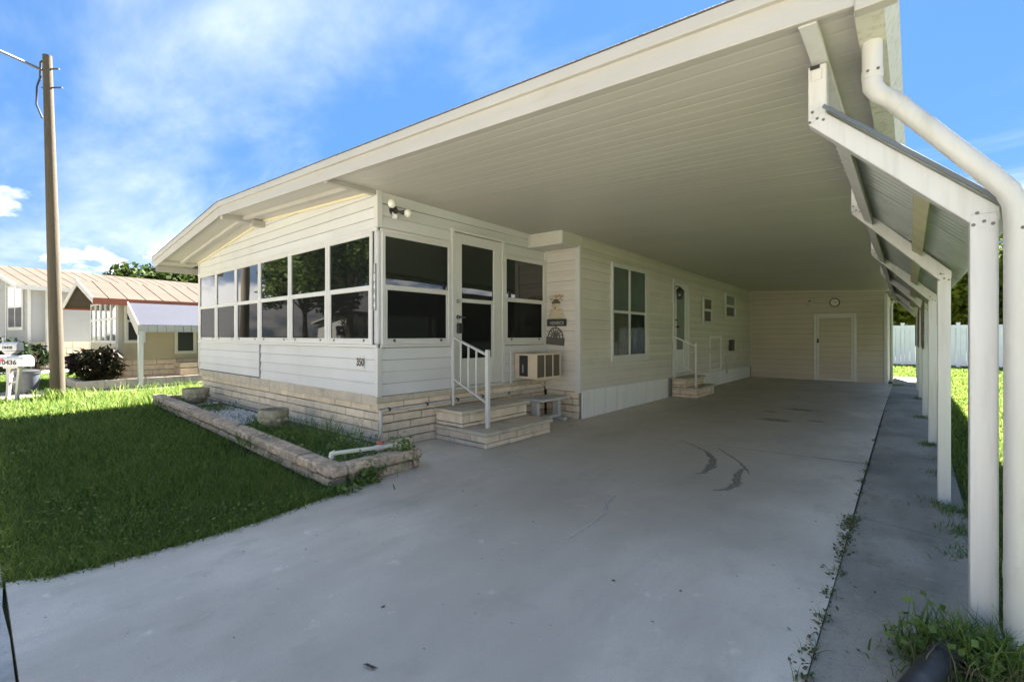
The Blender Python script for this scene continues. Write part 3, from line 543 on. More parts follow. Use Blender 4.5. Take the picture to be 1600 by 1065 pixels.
def fascia(x0, x1, y0, y1, d0, d1, name='fascia', m=M_WOOD):
    m_ = MB(); m_.hexa([(x0, y0, zb(x0)+d0), (x1, y0, zb(x1)+d0), (x1, y1, zb(x1)+d0), (x0, y1, zb(x0)+d0), (x0, y0, zb(x0)+d1), (x1, y0, zb(x1)+d1), (x1, y1, zb(x1)+d1), (x0, y1, zb(x0)+d1)]); return m_.build(name, m, roof, bevel=.004)
for x0, x1 in ((XEL, XRG-.0005), (XRG+.0005, XER+.03)):
    fascia(x0, x1, YE, YE+.03, 0, .145); fascia(x0, x1, YE-.032, YE+.028, .128 if x1 < -8 else .132, .208); fascia(x0, x1, YE-.04, YE+.05, .2085, .2165, 'drip_edge', M_SHING)
# left eave boards
for x, d0, d1 in ((XEL, -.01, .10), (XEL+.05, -.10, .0)):
    m_ = MB(); m_.hexa([(x, YE+.03, zc(x)+d0-.03), (x+.03, YE+.03, zc(x)+d0-.03), (x+.03, 21, zc(x)+d0-.28), (x, 21, zc(x)+d0-.28), (x, YE+.03, zc(x)+d1), (x+.03, YE+.03, zc(x)+d1), (x+.03, 21, zc(x)+d1-.25), (x, 21, zc(x)+d1-.25)]); m_.build('fascia', M_WOOD, roof)
# outriggers and the raking soffit beam
for x in (XA-.03, XRG, XL-.05):
    m_ = MB(); m_.box(x-.035, x+.035, YE+.03, YF-.032, zc(x)-.055 if x != XRG else zc(x)-.09, zc(x)+.02); m_.build('outrigger', M_WOOD, roof, bevel=.004)
m_ = MB(); m_.box(XRG-.06, XRG+.06, YF-.21, YF-.015, zc(XRG)-.12, zc(XRG)-.02); m_.build('ridge_block', M_WOOD, roof, bevel=.006)
for x0, x1 in ((XL-.1, XRG-.036), (XRG+.036, XA-.066)):
    m_ = MB(); m_.hexa([(x0, 2.88, zc(x0)-.05), (x1, 2.88, zc(x1)-.05), (x1, 2.96, zc(x1)-.05), (x0, 2.96, zc(x0)-.05), (x0, 2.88, zc(x0)+.01), (x1, 2.88, zc(x1)+.01), (x1, 2.96, zc(x1)+.01), (x0, 2.96, zc(x0)+.01)]); m_.build('soffit_beam', M_WOOD, roof, bevel=.004)
    m_ = MB(); m_.hexa([(x0, YF-.04, zc(x0)-.03), (x1, YF-.04, zc(x1)-.03), (x1, YF-.018, zc(x1)-.03), (x0, YF-.018, zc(x0)-.03), (x0, YF-.04, zc(x0)), (x1, YF-.04, zc(x1)), (x1, YF-.018, zc(x1)), (x0, YF-.018, zc(x0))]); m_.build('wall_trim', mat('yellow_trim', (.72, .64, .42), .5, .05, 3), roof)
# gutter on the carport edge: bottom, lips and flared outer face
gu = []
prof = [(-.205, .10), (-.205, -.028), (-.10, -.028), (-.085, .01), (-.052, .085), (-.052, .115), (-.066, .115), (-.066, .088), (-.1, .015), (-.11, -.018), (-.195, -.018), (-.195, .10)]
m_ = MB(); pts = []
for yy in (YE+.06, 20.8): pts += [(x, yy, 2.862-.0145*(yy-YF)+z) for x, z in prof]
n = len(prof); m_.add(pts, [tuple(range(n)), tuple(range(2*n-1, n-1, -1))]+[(i, n+i, n+(i+1) % n, (i+1) % n) for i in range(n)]); gt = m_.build('gutter', M_GUT, roof)
m_ = MB(); m_.hexa([(-.2, YE-.01, 2.83), (-.05, YE-.01, 2.83), (-.05, YE+.06, 2.83), (-.2, YE+.06, 2.83), (-.2, YE-.01, 3.06), (-.05, YE-.01, 3.06), (-.05, YE+.06, 3.06), (-.2, YE+.06, 3.06)]); m_.build('end_cap', M_WOOD, roof, bevel=.006)
# downspout
dp = MB(); Yd = 2.90
dp.tube([(-.155, Yd, 2.85), (-.155, Yd, 2.67), (-.153, Yd, 2.62), (-.125, Yd, 2.575), (-.08, Yd, 2.535), (.26, Yd, 2.085), (.305, Yd, 2.02), (.327, Yd, 1.96), (.333, Yd, 1.88), (.333, Yd, 1.0), (.333, Yd, .05)], .042, 20, sx=1, sy=1, up=(0, 1, 0))
ds = dp.build('downspout', M_PIPE, home, smooth=True)
for p, q in (((-.155, Yd, 2.70), (-.155, Yd, 2.66)), ((-.06, Yd, 2.509), (-.045, Yd, 2.489)), ((.235, Yd, 2.118), (.25, Yd, 2.098)), ((.333, Yd, 1.80), (.333, Yd, 1.79)), ((.333, Yd, .43), (.333, Yd, .36))):
    c = MB().tube([p, q], .0442, 20, up=(0, 1, 0)); c.build('pipe_collar', M_PIPE, ds, smooth=True)
for p in ((-.17, Yd-.041, 2.69), (-.13, Yd-.041, 2.69), (.0, Yd-.029, 2.46), (.22, Yd-.029, 2.17), (.345, Yd-.041, 1.85), (.36, Yd-.040, .28)):
    MB().ball(p, .007, 8, 5).build('screw', M_SCR, ds)
# ------------------------------------------------------------------ carport: header beam, slanted arms, posts, corrugated side awning
cp_ = thing('carport', 'white metal carport frame of posts and slanted arms with corrugated side awning', 'carport', (.2, 9, 0))
m_ = MB(); m_.hexa([(-.42, YE+.035, 2.866), (-.345, YE+.035, 2.866), (-.345, 17.2, 2.64), (-.42, 17.2, 2.64), (-.42, YE+.035, 2.90), (-.345, YE+.035, 2.90), (-.345, 17.2, 2.70), (-.42, 17.2, 2.70)]); m_.build('header_beam', M_MET, cp_, bevel=.004)
PY = [(3.0, .238, 1.94), (5.35, .192, 1.907), (8.18, .183, 1.895), (10.8, .15, 1.89), (13.9, .12, 1.88), (16.0, .085, 1.87)]
def screws(parent, c, yf, n=9, dx=.028, dz=.026):
    k = 0
    for i in range(3):
        for j in range(3):
            x = c[0]+(i-1)*dx+(j-1)*.006; z = c[1]+(j-1)*dz-(i-1)*.014
            m2 = MB(); m2.tube([(x, yf, z), (x, yf-.004, z)], .0075, 8); m2.build('screw', M_SCR if (i*3+j*2) % 4 < 2 else M_MET, parent)
for i, (y, x, zt) in enumerate(PY):
    hw = .0465 if i == 0 else .042; d = hw*.95; xs = -.392-.01*i
    m_ = MB(); m_.box(x-hw, x+hw, y-d, y+d, -.01, zt+.01); po = m_.build('post', M_MET, cp_, bevel=.007, seg=2)
    screws(po, (x, zt-.03), y-d)
    zs = zc(xs, y)-.065
    m_ = MB(); zk = 2.50-.012*i
    m_.extr([(xs-hw*.9, y-d+.004, zk+.04), (xs+hw*.9, y-d+.004, zk-.045), (xs+hw*.9, y-d+.004, zs), (xs-hw*.9, y-d+.004, zs)], (0, 0, 0), (0, 2*d-.008, 0)); st = m_.build('hanger', M_MET, cp_, bevel=.005)
    screws(st, (xs, zk+.06), y-d+.004)
    if i == 0:
        m_ = MB(); m_.box(xs-.032, xs+.012, y-d-.002, y-d+.01, zs-.022, zs-.004); m_.build('open_end', M_BLK, st)
        m_ = MB(); m_.box(xs-.028, xs+.022, y-d-.001, y-d+.006, zs-.085, zs-.024); m_.build('bracket', M_MET, st, bevel=.003)
    # arm: knee at the hanger, mitred into the post top
    m_ = MB(); m_.extr([(xs-hw*.9, y-d+.002, zk+.040), (x-hw, y-d+.002, zt-.03), (x+hw*1.1, y-d+.002, zt-.03), (x+hw*1.1, y-d+.002, zt+.028), (xs+hw*.9, y-d+.002, zk+.078)], (0, 0, 0), (0, 2*d-.004, 0)); m_.build('arm', M_MET, cp_, bevel=.004)
# purlins
for x0, z0, x1, z1 in ((-.285, 2.425, -.345, 2.33), (.13, 2.02, .02, 1.94)):
    pass
def zaw(X, y): return 1.968-.0035*(y-3)+(.295-.009*(y-3)-X)*.955
for dx, dz in ((-.31, 0), (.02, 0)):
    m_ = MB(); xx = lambda y: dx-.006*(y-3)
    a, b = YE+.5, 17.0
    m_.hexa([(xx(a)-.02, a, zaw(xx(a), a)-.085), (xx(a)+.045, a, zaw(xx(a)+.06, a)-.085), (xx(b)+.045, b, zaw(xx(b)+.06, b)-.085), (xx(b)-.02, b, zaw(xx(b), b)-.085), (xx(a)-.02, a, zaw(xx(a), a)-.008), (xx(a)+.045, a, zaw(xx(a)+.06, a)-.008), (xx(b)+.045, b, zaw(xx(b)+.06, b)-.008), (xx(b)-.02, b, zaw(xx(b), b)-.008)])
    m_.build('purlin', M_MET if dx < 0 else mat('yellow_lit_purlin', (.50, .47, .30), .6, .15, 6, dirt=(.36, .34, .16), dscale=5), cp_, bevel=.004)  # the lower purlin has the yellow light on it put into its colour
# corrugated sheets, each a part
y = 2.93; i = 0
while y < 17.0:
    w = 1.14; m_ = MB(); n = 108; vs = []
    for q in range(n+1):
        yy = y+w*q/n; o = .022*math.sin(q/n*12*2*math.pi)
        xa, xb = -.355-.006*(yy-3), .345-.009*(yy-3)
        for X in (xa, xb): vs.append((X+o*.69, yy, zaw(X, yy)+.006+o*.72+.002*(i % 2)))
    m_.add(vs, [(2*q, 2*q+1, 2*q+3, 2*q+2) for q in range(n)]); s_ = m_.build('awning_sheet', M_GALV, cp_, smooth=True, fix=False)
    sd_ = s_.modifiers.new('thickness', 'SOLIDIFY'); sd_.thickness = .002
    y += w-.05; i += 1
m_ = MB(); m_.bar((-.36, 2.925, zaw(-.36, 3)+.012), (.345, 2.925, zaw(.345, 3)+.012), .016, .02, up=(0, -1, 0)); m_.build('edge_strip', mat('blue_grey_edge', (.10, .115, .13), .4, .1, 6), cp_)

# ------------------------------------------------------------------ storage shed closing the carport
shed = thing('storage_shed', 'tan lap-sided storage room closing the end of the carport', 'shed', (-2.4, YS, 0))
m_ = MB(); m_.hexa([(XB-.3, YS+.002, -.1), (-.61, YS+.002, -.1), (-.61, YS+.1, -.1), (XB-.3, YS+.1, -.1), (XB-.3, YS+.002, zc(XB, YS)), (-.61, YS+.002, zc(-.61, YS)), (-.61, YS+.1, zc(-.61, YS)), (XB-.3, YS+.1, zc(XB, YS))]); m_.box(-.70, -.605, YS+.1, 20.5, -.1, 2.6)
sw = m_.build('wall', M_BACK, shed)
M_TAN2 = mat('brown_siding', (.49, .425, .335), .55, .06, 1.5, .0012, 60, .02, dirt=(.44, .37, .27), dscale=1.2)
siding(WS, sw, XB+.025, -.612, -.02, 2.98, .163, M_TAN2, top=lambda x: zc(x, YS)+.02, out=.02)
WSR = Wall('X', -.605, 1); siding(WSR, sw, YS+.05, 20.5, -.02, 2.6, .163, M_TAN2, out=.02)
m_ = MB(); m_.box(-.655, -.575, YS-.035, YS+.045, -.02, 2.62); m_.build('corner_trim', M_TRIM, shed, bevel=.006)
m_ = MB(); m_.hexa([(XB+.03, YS-.03, zc(XB, YS)-.035), (-.6, YS-.03, zc(-.6, YS)-.035), (-.6, YS, zc(-.6, YS)-.035), (XB+.03, YS, zc(XB, YS)-.035), (XB+.03, YS-.03, zc(XB, YS)+.01), (-.6, YS-.03, zc(-.6, YS)+.01), (-.6, YS, zc(-.6, YS)+.01), (XB+.03, YS, zc(XB, YS)+.01)]); m_.build('top_trim', M_TAN, shed)
m_ = MB(); WS.box(m_, -2.385, -2.315, .021, .06, .0, 2.08); WS.box(m_, -1.375, -1.295, .021, .06, -.03, 2.07); WS.box(m_, -2.315, -1.375, .021, .06, 2.02, 2.08); m_.build('door_frame', M_TRIM, shed, bevel=.005)
m_ = MB(); WS.box(m_, -2.31, -2.245, .022, .05, .01, 2.015); WS.box(m_, -1.44, -1.38, .022, .05, .01, 2.015); WS.box(m_, -2.245, -1.44, .022, .05, 1.95, 2.015); WS.box(m_, -2.245, -1.44, .022, .05, .01, .075); sdoor = m_.build('door', M_TRIM, shed, bevel=.004)
MB().box(-2.245, -1.44, YS-.0235, YS-.0215, .075, 1.95).build('door_lap_backing', M_BACK, sdoor)  # dark sheet behind the door boards, painting the shadow lines between them
siding(Wall('Y', YS-.0238, -1), sdoor, -2.245, -1.44, .075, 1.95, .163, M_TAN2, out=.018)
m_ = MB(); WS.box(m_, -2.30, -2.255, .05, .075, 1.18, 1.3); m_.ball((-2.277, YS-.10, 1.2), .03, 10, 6); m_.build('handle', M_DRK, sdoor, smooth=True)
m_ = MB(); m_.tube([(-.50, YS+.25, .05), (-.50, YS+.25, 2.25), (-.48, YS+.2, 2.38), (-.3, YS+.1, 2.45)], .04, 10); m_.build('downspout', M_PIPE, shed, smooth=True)
# things on the shed wall
ck = thing('wall_clock', 'small round dark-rimmed clock above the storage room door', 'clock', (-1.845, YS-.02, 2.415))
m_ = MB(); m_.tube([(-1.845, YS-.022, 2.415), (-1.845, YS-.05, 2.415)], .135, 28, sy=1.0); o = m_.build('case', M_DRK, ck, smooth=True)
m_ = MB(); m_.tube([(-1.845, YS-.05, 2.415), (-1.845, YS-.054, 2.415)], .108, 28); m_.build('dial', mat('clock_dial', (.62, .57, .48), .5, .15, 30), ck, smooth=True)
for a, ln in ((2.2, .06), (.3, .085)):
    m_ = MB(); m_.bar((-1.845, YS-.056, 2.415), (-1.845+ln*math.cos(a), YS-.056, 2.415+ln*math.sin(a)), .004, .01, up=(0, 0, 1)); m_.build('hand', M_BLK, ck)
wl = thing('spotlight', 'little white spotlight fixed left of the round clock', 'light', (-2.49, YS-.02, 2.44))
m_ = MB(); m_.tube([(-2.49, YS-.021, 2.47), (-2.49, YS-.05, 2.47)], .045, 12); m_.tube([(-2.49, YS-.05, 2.47), (-2.47, YS-.1, 2.45)], .014, 8); m_.build('bracket', M_DRK, wl, smooth=True)
m_ = MB(); m_.tube([(-2.45, YS-.09, 2.47), (-2.53, YS-.17, 2.36)], [.03, .05], 12); m_.build('lamp_head', M_TRIM, wl, smooth=True)

# ------------------------------------------------------------------ brick steps
def steps(label, x0, x1, xm, y0, y1, zl, zu, grpname, rail):
    s = thing('brick_steps', label, 'steps', ((x0+x1)/2, (y0+y1)/2, 0), 0, grpname)
    MB().box(x0, x1-.045, y0+.045, y1-.045, 0, zl-.045).box(x0, xm-.045, y0+.045, y1-.045, zl-.05, zu-.05).build('core', M_MORT, s)
    WX, WY0, WY1 = Wall('X', x1-.05, 1), Wall('Y', y0+.05, -1), Wall('Y', y1-.05, 1)
    hl = [(zl-.05)*.4, (zl-.05)*.6]
    courses(WX, s, y0, y1, 0, hl, .45, M_BRK, depth=.04, lenvar=.25); courses(WY0, s, x0, x1, 0, hl, .42, M_BRK, depth=.04, lenvar=.2); courses(WY1, s, x0, x1, 0, hl, .42, M_BRK, depth=.04)
    WX2 = Wall('X', xm-.05, 1); hu = [(zu-zl-.05)*.3, (zu-zl-.05)*.7]
    courses(WX2, s, y0, y1, zl, hu, .36, M_BRK, depth=.04, lenvar=.3); courses(WY0, s, x0, xm, zl-.05, [.05]+hu, .40, M_BRK, depth=.04); courses(WY1, s, x0, xm, zl, hu, .40, M_BRK, depth=.04)
    MB().box(xm-.06, x1+.03, y0-.03, y1+.03, zl-.05, zl).box(x0, xm-.06, y0-.03, y0+.012, zl-.05, zl-.002).build('tread', M_TREAD, s, bevel=.018, seg=3)
    MB().box(x0, xm+.03, y0-.03, y1+.03, zu-.05, zu).build('tread', M_TREAD, s, bevel=.018, seg=3)
    (ax, ay, az, at), (bx, by, bz, bt), nb, lowa, lowb, pw = rail
    h = grp('handrail', s)
    MB().box(ax-pw*.6, ax+pw*.6, ay-pw*.6, ay+pw*.6, az, at).build('post', M_MET, h, bevel=.004); MB().box(bx-pw, bx+pw, by-pw, by+pw, bz, bt).build('post', M_MET, h, bevel=.005)
    MB().bar((ax, ay, at-.03), (bx, by, bt-.07), pw*1.4, .03).build('rail', M_MET, h, bevel=.005); MB().bar((ax, ay, lowa), (bx, by, lowb), pw*1.2, .022).build('rail', M_MET, h, bevel=.004)
    for k in range(nb):
        t = (k+1)/(nb+1.35); x = ax+(bx-ax)*t; y = ay+(by-ay)*t
        MB().box(x-.010, x+.010, y-.010, y+.010, lowa+(lowb-lowa)*t, at-.035+(bt-.07-at+.03)*t).build('baluster', M_MET, h)
    return s
steps('wide pair of cream brick steps with white handrail below the porch door', -4.925, -3.965, -4.40, 4.12, 5.46, .205, .425, None, ((-4.87, 4.40, .425, 1.405), (-4.17, 4.36, .205, 1.215), 3, .80, .52, .026))
steps('small pair of brick steps below the half-glazed side door', XB+.02, -3.655, -3.90, 10.53, 11.75, .225, .43, None, ((-4.19, 10.62, .43, 1.40), (-3.745, 10.75, .225, 1.225), 1, .80, .55, .022))

# ------------------------------------------------------------------ planter bed
pl = thing('brick_planter', 'low planter edging of rough tan blocks in front of the porch', 'planter', (-7.8, 2.3, 0))
pa, pb = Vector((-4.02, 2.13, 0)), Vector((-11.75, 2.43, 0)); dv = (pb-pa); LN = dv.length; dv.normalize(); ang = math.atan2(dv.y, dv.x); nv = Vector((dv.y, -dv.x, 0))
nv = nv if nv.y > 0 else -nv
def run(p0, d, n, length, z, h, depth, ln, m, bevel, rough, start=0., lv=.08):
    a = -start; an = math.atan2(d.y, d.x)
    while a < length-.02:
        l_ = ln*random.uniform(1-lv, 1+lv); b0 = max(a, 0); b1 = min(a+l_, length); a += l_
        if b1-b0 < .05: continue
        c = p0+d*((b0+b1)/2)+n*depth/2; piece('block', (round((b1-b0-.014)/.04)*.04 if b1-b0 > .2 else b1-b0-.014, depth, h-.012), (c.x, c.y, z+h/2+random.uniform(-.003, .003)), m, pl, rz=an+random.uniform(-.006, .006), bevel=bevel, rough=rough)
run(pa-dv*.0, dv, nv, LN, .0, .095, .16, .42, M_ROCK, .012, .006); run(pa-dv*.0-nv*.015, dv, nv, LN, .095, .11, .19, .43, M_ROCK, .018, .010, start=.2)
ex = Vector((0, 1, 0)); nx = Vector((-1, 0, 0)); q0 = Vector((-3.985, 2.32, 0))
run(q0, ex, nx, .82, .0, .095, .14, .40, M_ROCK, .012, .006, start=.1); run(q0+Vector((.02, -.02, 0)), ex, nx, .86, .095, .11, .19, .78, M_ROCK, .02, .010, start=0)
piece('block', (.17, .16, .10), (-4.06, 2.22, .15), M_ROCK, pl, bevel=.018, rough=.01)
rl = Vector((-1, .02, 0)); run(Vector((-4.17, 3.02, 0)), Vector((-1, .18, 0)).normalized(), Vector((0, 1, 0)), .72, .0, .17, .12, .36, M_ROCK, .018, .01)
run(pb, Vector((.03, 1, 0)).normalized(), Vector((1, 0, 0)), .75, .0, .17, .15, .38, M_ROCK, .018, .01)
tag(poly_sheet('planting_bed', [(-4.2, 2.33), (-4.2, 3.0), (-4.95, 3.2), (-4.98, YF+.04), (XL+.1, YF+.04), (-11.6, 2.55)], -.05, .075, mat('bed_soil', (.07, .06, .045), 1, .3, 8, .02, 22)), kind='structure')
# ------------------------------------------------------------------ things on and around the home
M_POT = mat('mossy_cast_stone', (.33, .30, .21), .95, .25, 11, .008, 30, .08, dirt=(.20, .19, .10), dscale=6, dlo=.48, dhi=.68)
def pot(loc, r, h, label, rz=0.):
    p = thing('planter_pot', label, 'flower pot', loc, rz, 'cast stone pots in the planter bed')
    pr = [(r*.40, 0), (r*.46, h*.05), (r*.40, h*.12), (r*.58, h*.22), (r*.82, h*.42), (r*.95, h*.62), (r*.97, h*.72), (r*1.02, h*.74), (r*1.03, h*.96), (r*.99, h), (r*.86, h), (r*.84, h*.86), (r*.05, h*.84)]
    MB().lathe(pr, (0, 0, 0), 26).build('bowl', M_POT, p, smooth=True, local=True)
    for k in range(9):
        a = k*2*math.pi/9; m_ = MB(); m_.ball((r*.93*math.cos(a), r*.93*math.sin(a), h*.58), r*.17, 8, 5, (1, 1, 1.1)); m_.build('boss', M_POT, p, smooth=True, local=True)
    MB().lathe([(r*.83, h*.85), (r*.5, h*.88), (.01, h*.9)], (0, 0, 0), 18).build('soil', MATS['bed_soil'], p, local=True)
    return p
pot((-6.62, 2.70, .07), .185, .33, 'mossy cast stone pot standing in the weedy middle of the planter')
pot((-10.35, 2.80, .07), .215, .33, 'cast stone bowl pot at the far end of the planter beside white gravel', .4)
vp = thing('irrigation_pipe', 'bent white plastic garden pipe with red valve handle in the planter corner', 'pipe', (-4.4, 2.6, .1))
M_PVC = mat('yellowed_pvc', (.56, .56, .44), .45, .08, 8, dirt=(.38, .40, .27), dscale=6)
MB().tube([(-4.36, 2.33, .06), (-4.36, 2.33, .21), (-4.35, 2.35, .232), (-4.33, 2.38, .238), (-4.20, 2.78, .24), (-4.12, 2.98, .25)], .021, 12).build('pipe', M_PVC, vp, smooth=True)
MB().tube([(-4.36, 2.33, .2), (-4.36, 2.33, .232), (-4.35, 2.36, .238)], .028, 12).build('elbow', M_PVC, vp, smooth=True)
MB().tube([(-4.215, 2.73, .24), (-4.19, 2.81, .24)], .032, 12).build('valve_body', M_PIPE, vp, smooth=True)
MB().tube([(-4.20, 2.77, .265), (-4.20, 2.77, .29)], .012, 8).bar((-4.23, 2.76, .295), (-4.17, 2.79, .295), .03, .014).build('valve_handle', mat('red_handle', (.45, .07, .04), .5, .1, 9), vp)
MB().tube([(-4.12, 2.98, .06), (-4.12, 2.98, .30)], .016, 8).build('riser', M_PVC, vp, smooth=True)

# window air conditioner
ac = thing('air_conditioner', 'beige window air conditioner with brown grilles above the concrete stand', 'air conditioner', (-4.7, 6.07, .68))
M_AC = mat('beige_enamel', (.62, .49, .35), .45, .05, 4, .0006, 40, dirt=(.48, .40, .30), dscale=5); M_GR = mat('brown_grille', (.11, .085, .06), .6, .12, 30)
x0, x1, y0, y1, z0, z1 = XA+.02, -4.45, 5.75, 6.41, .70, 1.12
MB().box(x0, x1-.012, y0+.01, y1-.01, z0+.01, z1-.008).build('case', M_AC, ac, bevel=.01)
m_ = MB(); t = .022
m_.box(x1-.012, x1, y0+.004, y1-.004, z1-t*1.4, z1); m_.box(x1-.012, x1, y0+.004, y1-.004, z0, z0+t*1.8)
for q in (y0+.004, y0+.215, y0+.43, y1-t-.004): m_.box(x1-.0119, x1+.001, q, q+t, z0+t*1.8, z1-t*1.4)
m_.build('bezel', M_AC, ac, bevel=.003)
for a, b in ((y0+.026, y0+.215), (y0+.237, y0+.43), (y0+.452, y1-.026)):
    MB().box(x1-.011, x1-.0085, a, b, z0+.04, z1-.03).build('grille', M_GR, ac)
    n = 12; m_ = MB()
    for k in range(n): zz_ = z0+.05+(z1-z0-.09)*k/n; m_.box(x1-.009, x1-.003, a, b, zz_, zz_+.006)
    m_.build('louvre', M_GR, ac)
MB().box(-4.80, -4.63, y0+.003, y0+.011, z0+.05, z1-.04).build('grille', M_BLK, ac)
m_ = MB()
for k in range(10): zz_ = z0+.06+.031*k; m_.box(-4.80, -4.63, y0-.001, y0+.006, zz_, zz_+.008)
m_.build('louvre', M_DRK, ac)
MB().box(-4.735, -4.712, y0-.004, y0+.001, z0+.11, z0+.24).build('sticker', mat('grey_sticker', (.30, .33, .34), .6), ac)
MB().box(XA+.016, XA+.05, 5.64, 6.42, 1.12, 1.155).box(XA+.016, XA+.05, 5.64, 5.67, .64, 1.12).build('side_frame', M_TRIM, ac, bevel=.003)
MB().tube([(-4.50, 6.0, .70), (-4.50, 6.0, .62), (-4.54, 6.0, .60)], .012, 8).build('drain_tube', M_PIPE, ac)
# precast stand
ps = thing('plant_stand', 'small white precast bench with I-shaped legs under the air conditioner', 'bench', (-4.5, 6.1, 0))
M_PRE = mat('precast', (.52, .50, .45), .8, .1, 8, .002, 60, dirt=(.40, .37, .31), dscale=4)
for y in (5.80, 6.38):
    m_ = MB(); m_.box(-4.60, -4.47, y, y+.075, .055, .362); m_.box(-4.70, -4.355, y-.01, y+.085, 0, .056); m_.build('leg', M_PRE, ps, bevel=.01)
MB().box(-4.61, -4.46, 5.885, 6.37, .056, .10).build('lower_shelf', M_PRE, ps, bevel=.008)
MB().box(-4.73, -4.335, 5.75, 6.52, .362, .402).build('top', M_PRE, ps, bevel=.012, seg=2)

# plaques on the return wall
wp = thing('welcome_plaque', 'cut-out bear plaque with flowers on a black name board', 'plaque', (-4.67, YR-.02, 1.8))
yp = YR-.018
MB().box(-4.875, -4.475, yp-.02, yp, 1.562, 1.685).build('name_board', mat('black_board', (.03, .028, .025), .6, .2, 12), wp, bevel=.004)
text('HEINRICK', .082, (-4.66, yp-.0205, 1.612), (rad(90), 0, 0), mat('grey_letter', (.46, .45, .42), .6, .1, 30), 'lettering', wp, sx=.82)
M_BEAR = mat('cream_bear', (.52, .43, .30), .8, .12, 20); M_BRN = mat('brown_paint', (.13, .085, .05), .8, .15, 20); M_ROSE = mat('rose_paint', (.44, .22, .16), .8, .2, 25); M_OLV = mat('olive_paint', (.25, .25, .12), .8, .2, 25)
m_ = MB(); m_.ball((-4.68, yp-.015, 1.775), .10, 14, 8, (1.25, .22, .95)); m_.ball((-4.79, yp-.02, 1.735), .055, 10, 6, (1, .3, .8)); m_.ball((-4.57, yp-.02, 1.735), .055, 10, 6, (1, .3, .8)); m_.ball((-4.79, yp-.015, 1.80), .035, 8, 5, (.9, .3, 1.6)); m_.ball((-4.57, yp-.015, 1.80), .035, 8, 5, (.9, .3, 1.6)); m_.build('body', M_BEAR, wp, smooth=True)
m_ = MB(); m_.ball((-4.68, yp-.02, 1.90), .078, 14, 8, (1, .3, 1)); m_.ball((-4.745, yp-.015, 1.955), .026, 8, 5, (1, .4, 1)); m_.ball((-4.615, yp-.015, 1.955), .026, 8, 5, (1, .4, 1)); m_.build('head', M_BEAR, wp, smooth=True)
m_ = MB(); m_.ball((-4.68, yp-.036, 1.875), .016, 8, 5); m_.ball((-4.71, yp-.036, 1.91), .009, 8, 5); m_.ball((-4.65, yp-.036, 1.91), .009, 8, 5); m_.build('face', M_BRN, wp)
m_ = MB(); m_.ball((-4.68, yp-.02, 1.968), .095, 12, 6, (1, .25, .28)); m_.ball((-4.68, yp-.02, 1.995), .06, 12, 6, (1, .3, .6)); m_.build('hat', M_BRN, wp, smooth=True)
m_ = MB()
for k in range(7): m_.ball((-4.82+.045*k, yp-.012, 2.055+.02*math.sin(k*1.3)), .026, 8, 5, (1, .4, 1))
m_.build('flower', M_BEAR, wp)
m_ = MB()
for k in range(4): m_.ball((-4.70+.042*k, yp-.02, 2.085-.012*(k % 2)), .02, 8, 5, (1, .5, 1))
m_.build('flower', M_ROSE, wp)
m_ = MB()
for k in range(9): m_.ball((-4.80+.03*k, yp-.01, 2.02+.012*math.sin(k*2.1)), .018, 7, 4, (1.2, .3, .6))
m_.build('leaves', M_OLV, wp)
mp_ = thing('arched_plaque', 'tilted pewter arched plaque with cut-out openings under the bear plaque', 'plaque', (-4.70, YR-.02, 1.4))
mp_.rotation_euler = (0, rad(4), 0); M_PEW = mat('pewter', (.12, .11, .095), .5, .2, 20, metal=.3)
lc = lambda x, z: (x, .002, z)
MB().box(-.19, .19, -.014, .004, -.165, -.03).build('name_bar', M_PEW, mp_, bevel=.004, local=True)
m_ = MB(); m_.box(-.17, .17, -.018, -.0145, -.15, -.142); m_.box(-.17, .17, -.018, -.0145, -.052, -.044); m_.box(-.17, -.163, -.018, -.0145, -.142, -.052); m_.box(.163, .17, -.018, -.0145, -.142, -.052); m_.build('bar_moulding', MATS['pewter'], mp_, local=True)
m_ = MB(); m_.tube([(-.155*math.cos(a), -.006, -.03+.165*math.sin(a)) for a in np.linspace(0, math.pi, 20)], .011, 8); m_.build('arch', M_PEW, mp_, smooth=True, local=True)
m_ = MB()
for a in np.linspace(.35, math.pi-.35, 7): m_.tube([(-.05*math.cos(a), -.006, -.03+.05*math.sin(a)), (-.155*math.cos(a), -.006, -.03+.165*math.sin(a))], .008, 6)
m_.tube([(-.09*math.cos(a), -.006, -.03+.09*math.sin(a)) for a in np.linspace(0, math.pi, 14)], .008, 6); m_.ball((0, -.008, -.005), .05, 10, 6, (1, .2, 1)); m_.build('scrollwork', M_PEW, mp_, smooth=True, local=True)
MB().tube([(.015*math.cos(a), -.006, .15+.015*math.sin(a)) for a in np.linspace(0, 6.28, 12)], .005, 6).build('hanging_ring', M_PEW, mp_, smooth=True, local=True)

# house numbers
hn = thing('house_number_sign', 'narrow upright silver sign reading 10444 at the porch corner', 'sign', (XA-.04, YF-.03, 1.9))
yy = YF-.010; MB().box(XA-.068, XA-.018, yy-.012, yy+.001, 1.705, 2.275).build('plate', mat('brushed_plate', (.22, .215, .21), .35, .1, 20, metal=.5), hn, bevel=.003)
for k, c in enumerate('10444'): text(c, .135, (XA-.043, yy-.0125, 2.215-.112*k), (rad(90), 0, 0), mat('pale_numeral', (.72, .72, .68), .4, .05, 30), 'numeral', hn, sx=.5, bold=.003)
lt = thing('lot_number', 'black 350 lot number stuck on the lower front siding', 'number', (-5.2, YF-.02, 1.05))
MB().box(-5.375, -5.205, YF-.0215, YF-.0185, .985, 1.145).build('backing', M_TRIM, lt); text('350', .135, (-5.29, YF-.022, 1.06), (rad(90), 0, 0), M_BLK, 'numeral', lt, sx=.85, bold=.006)
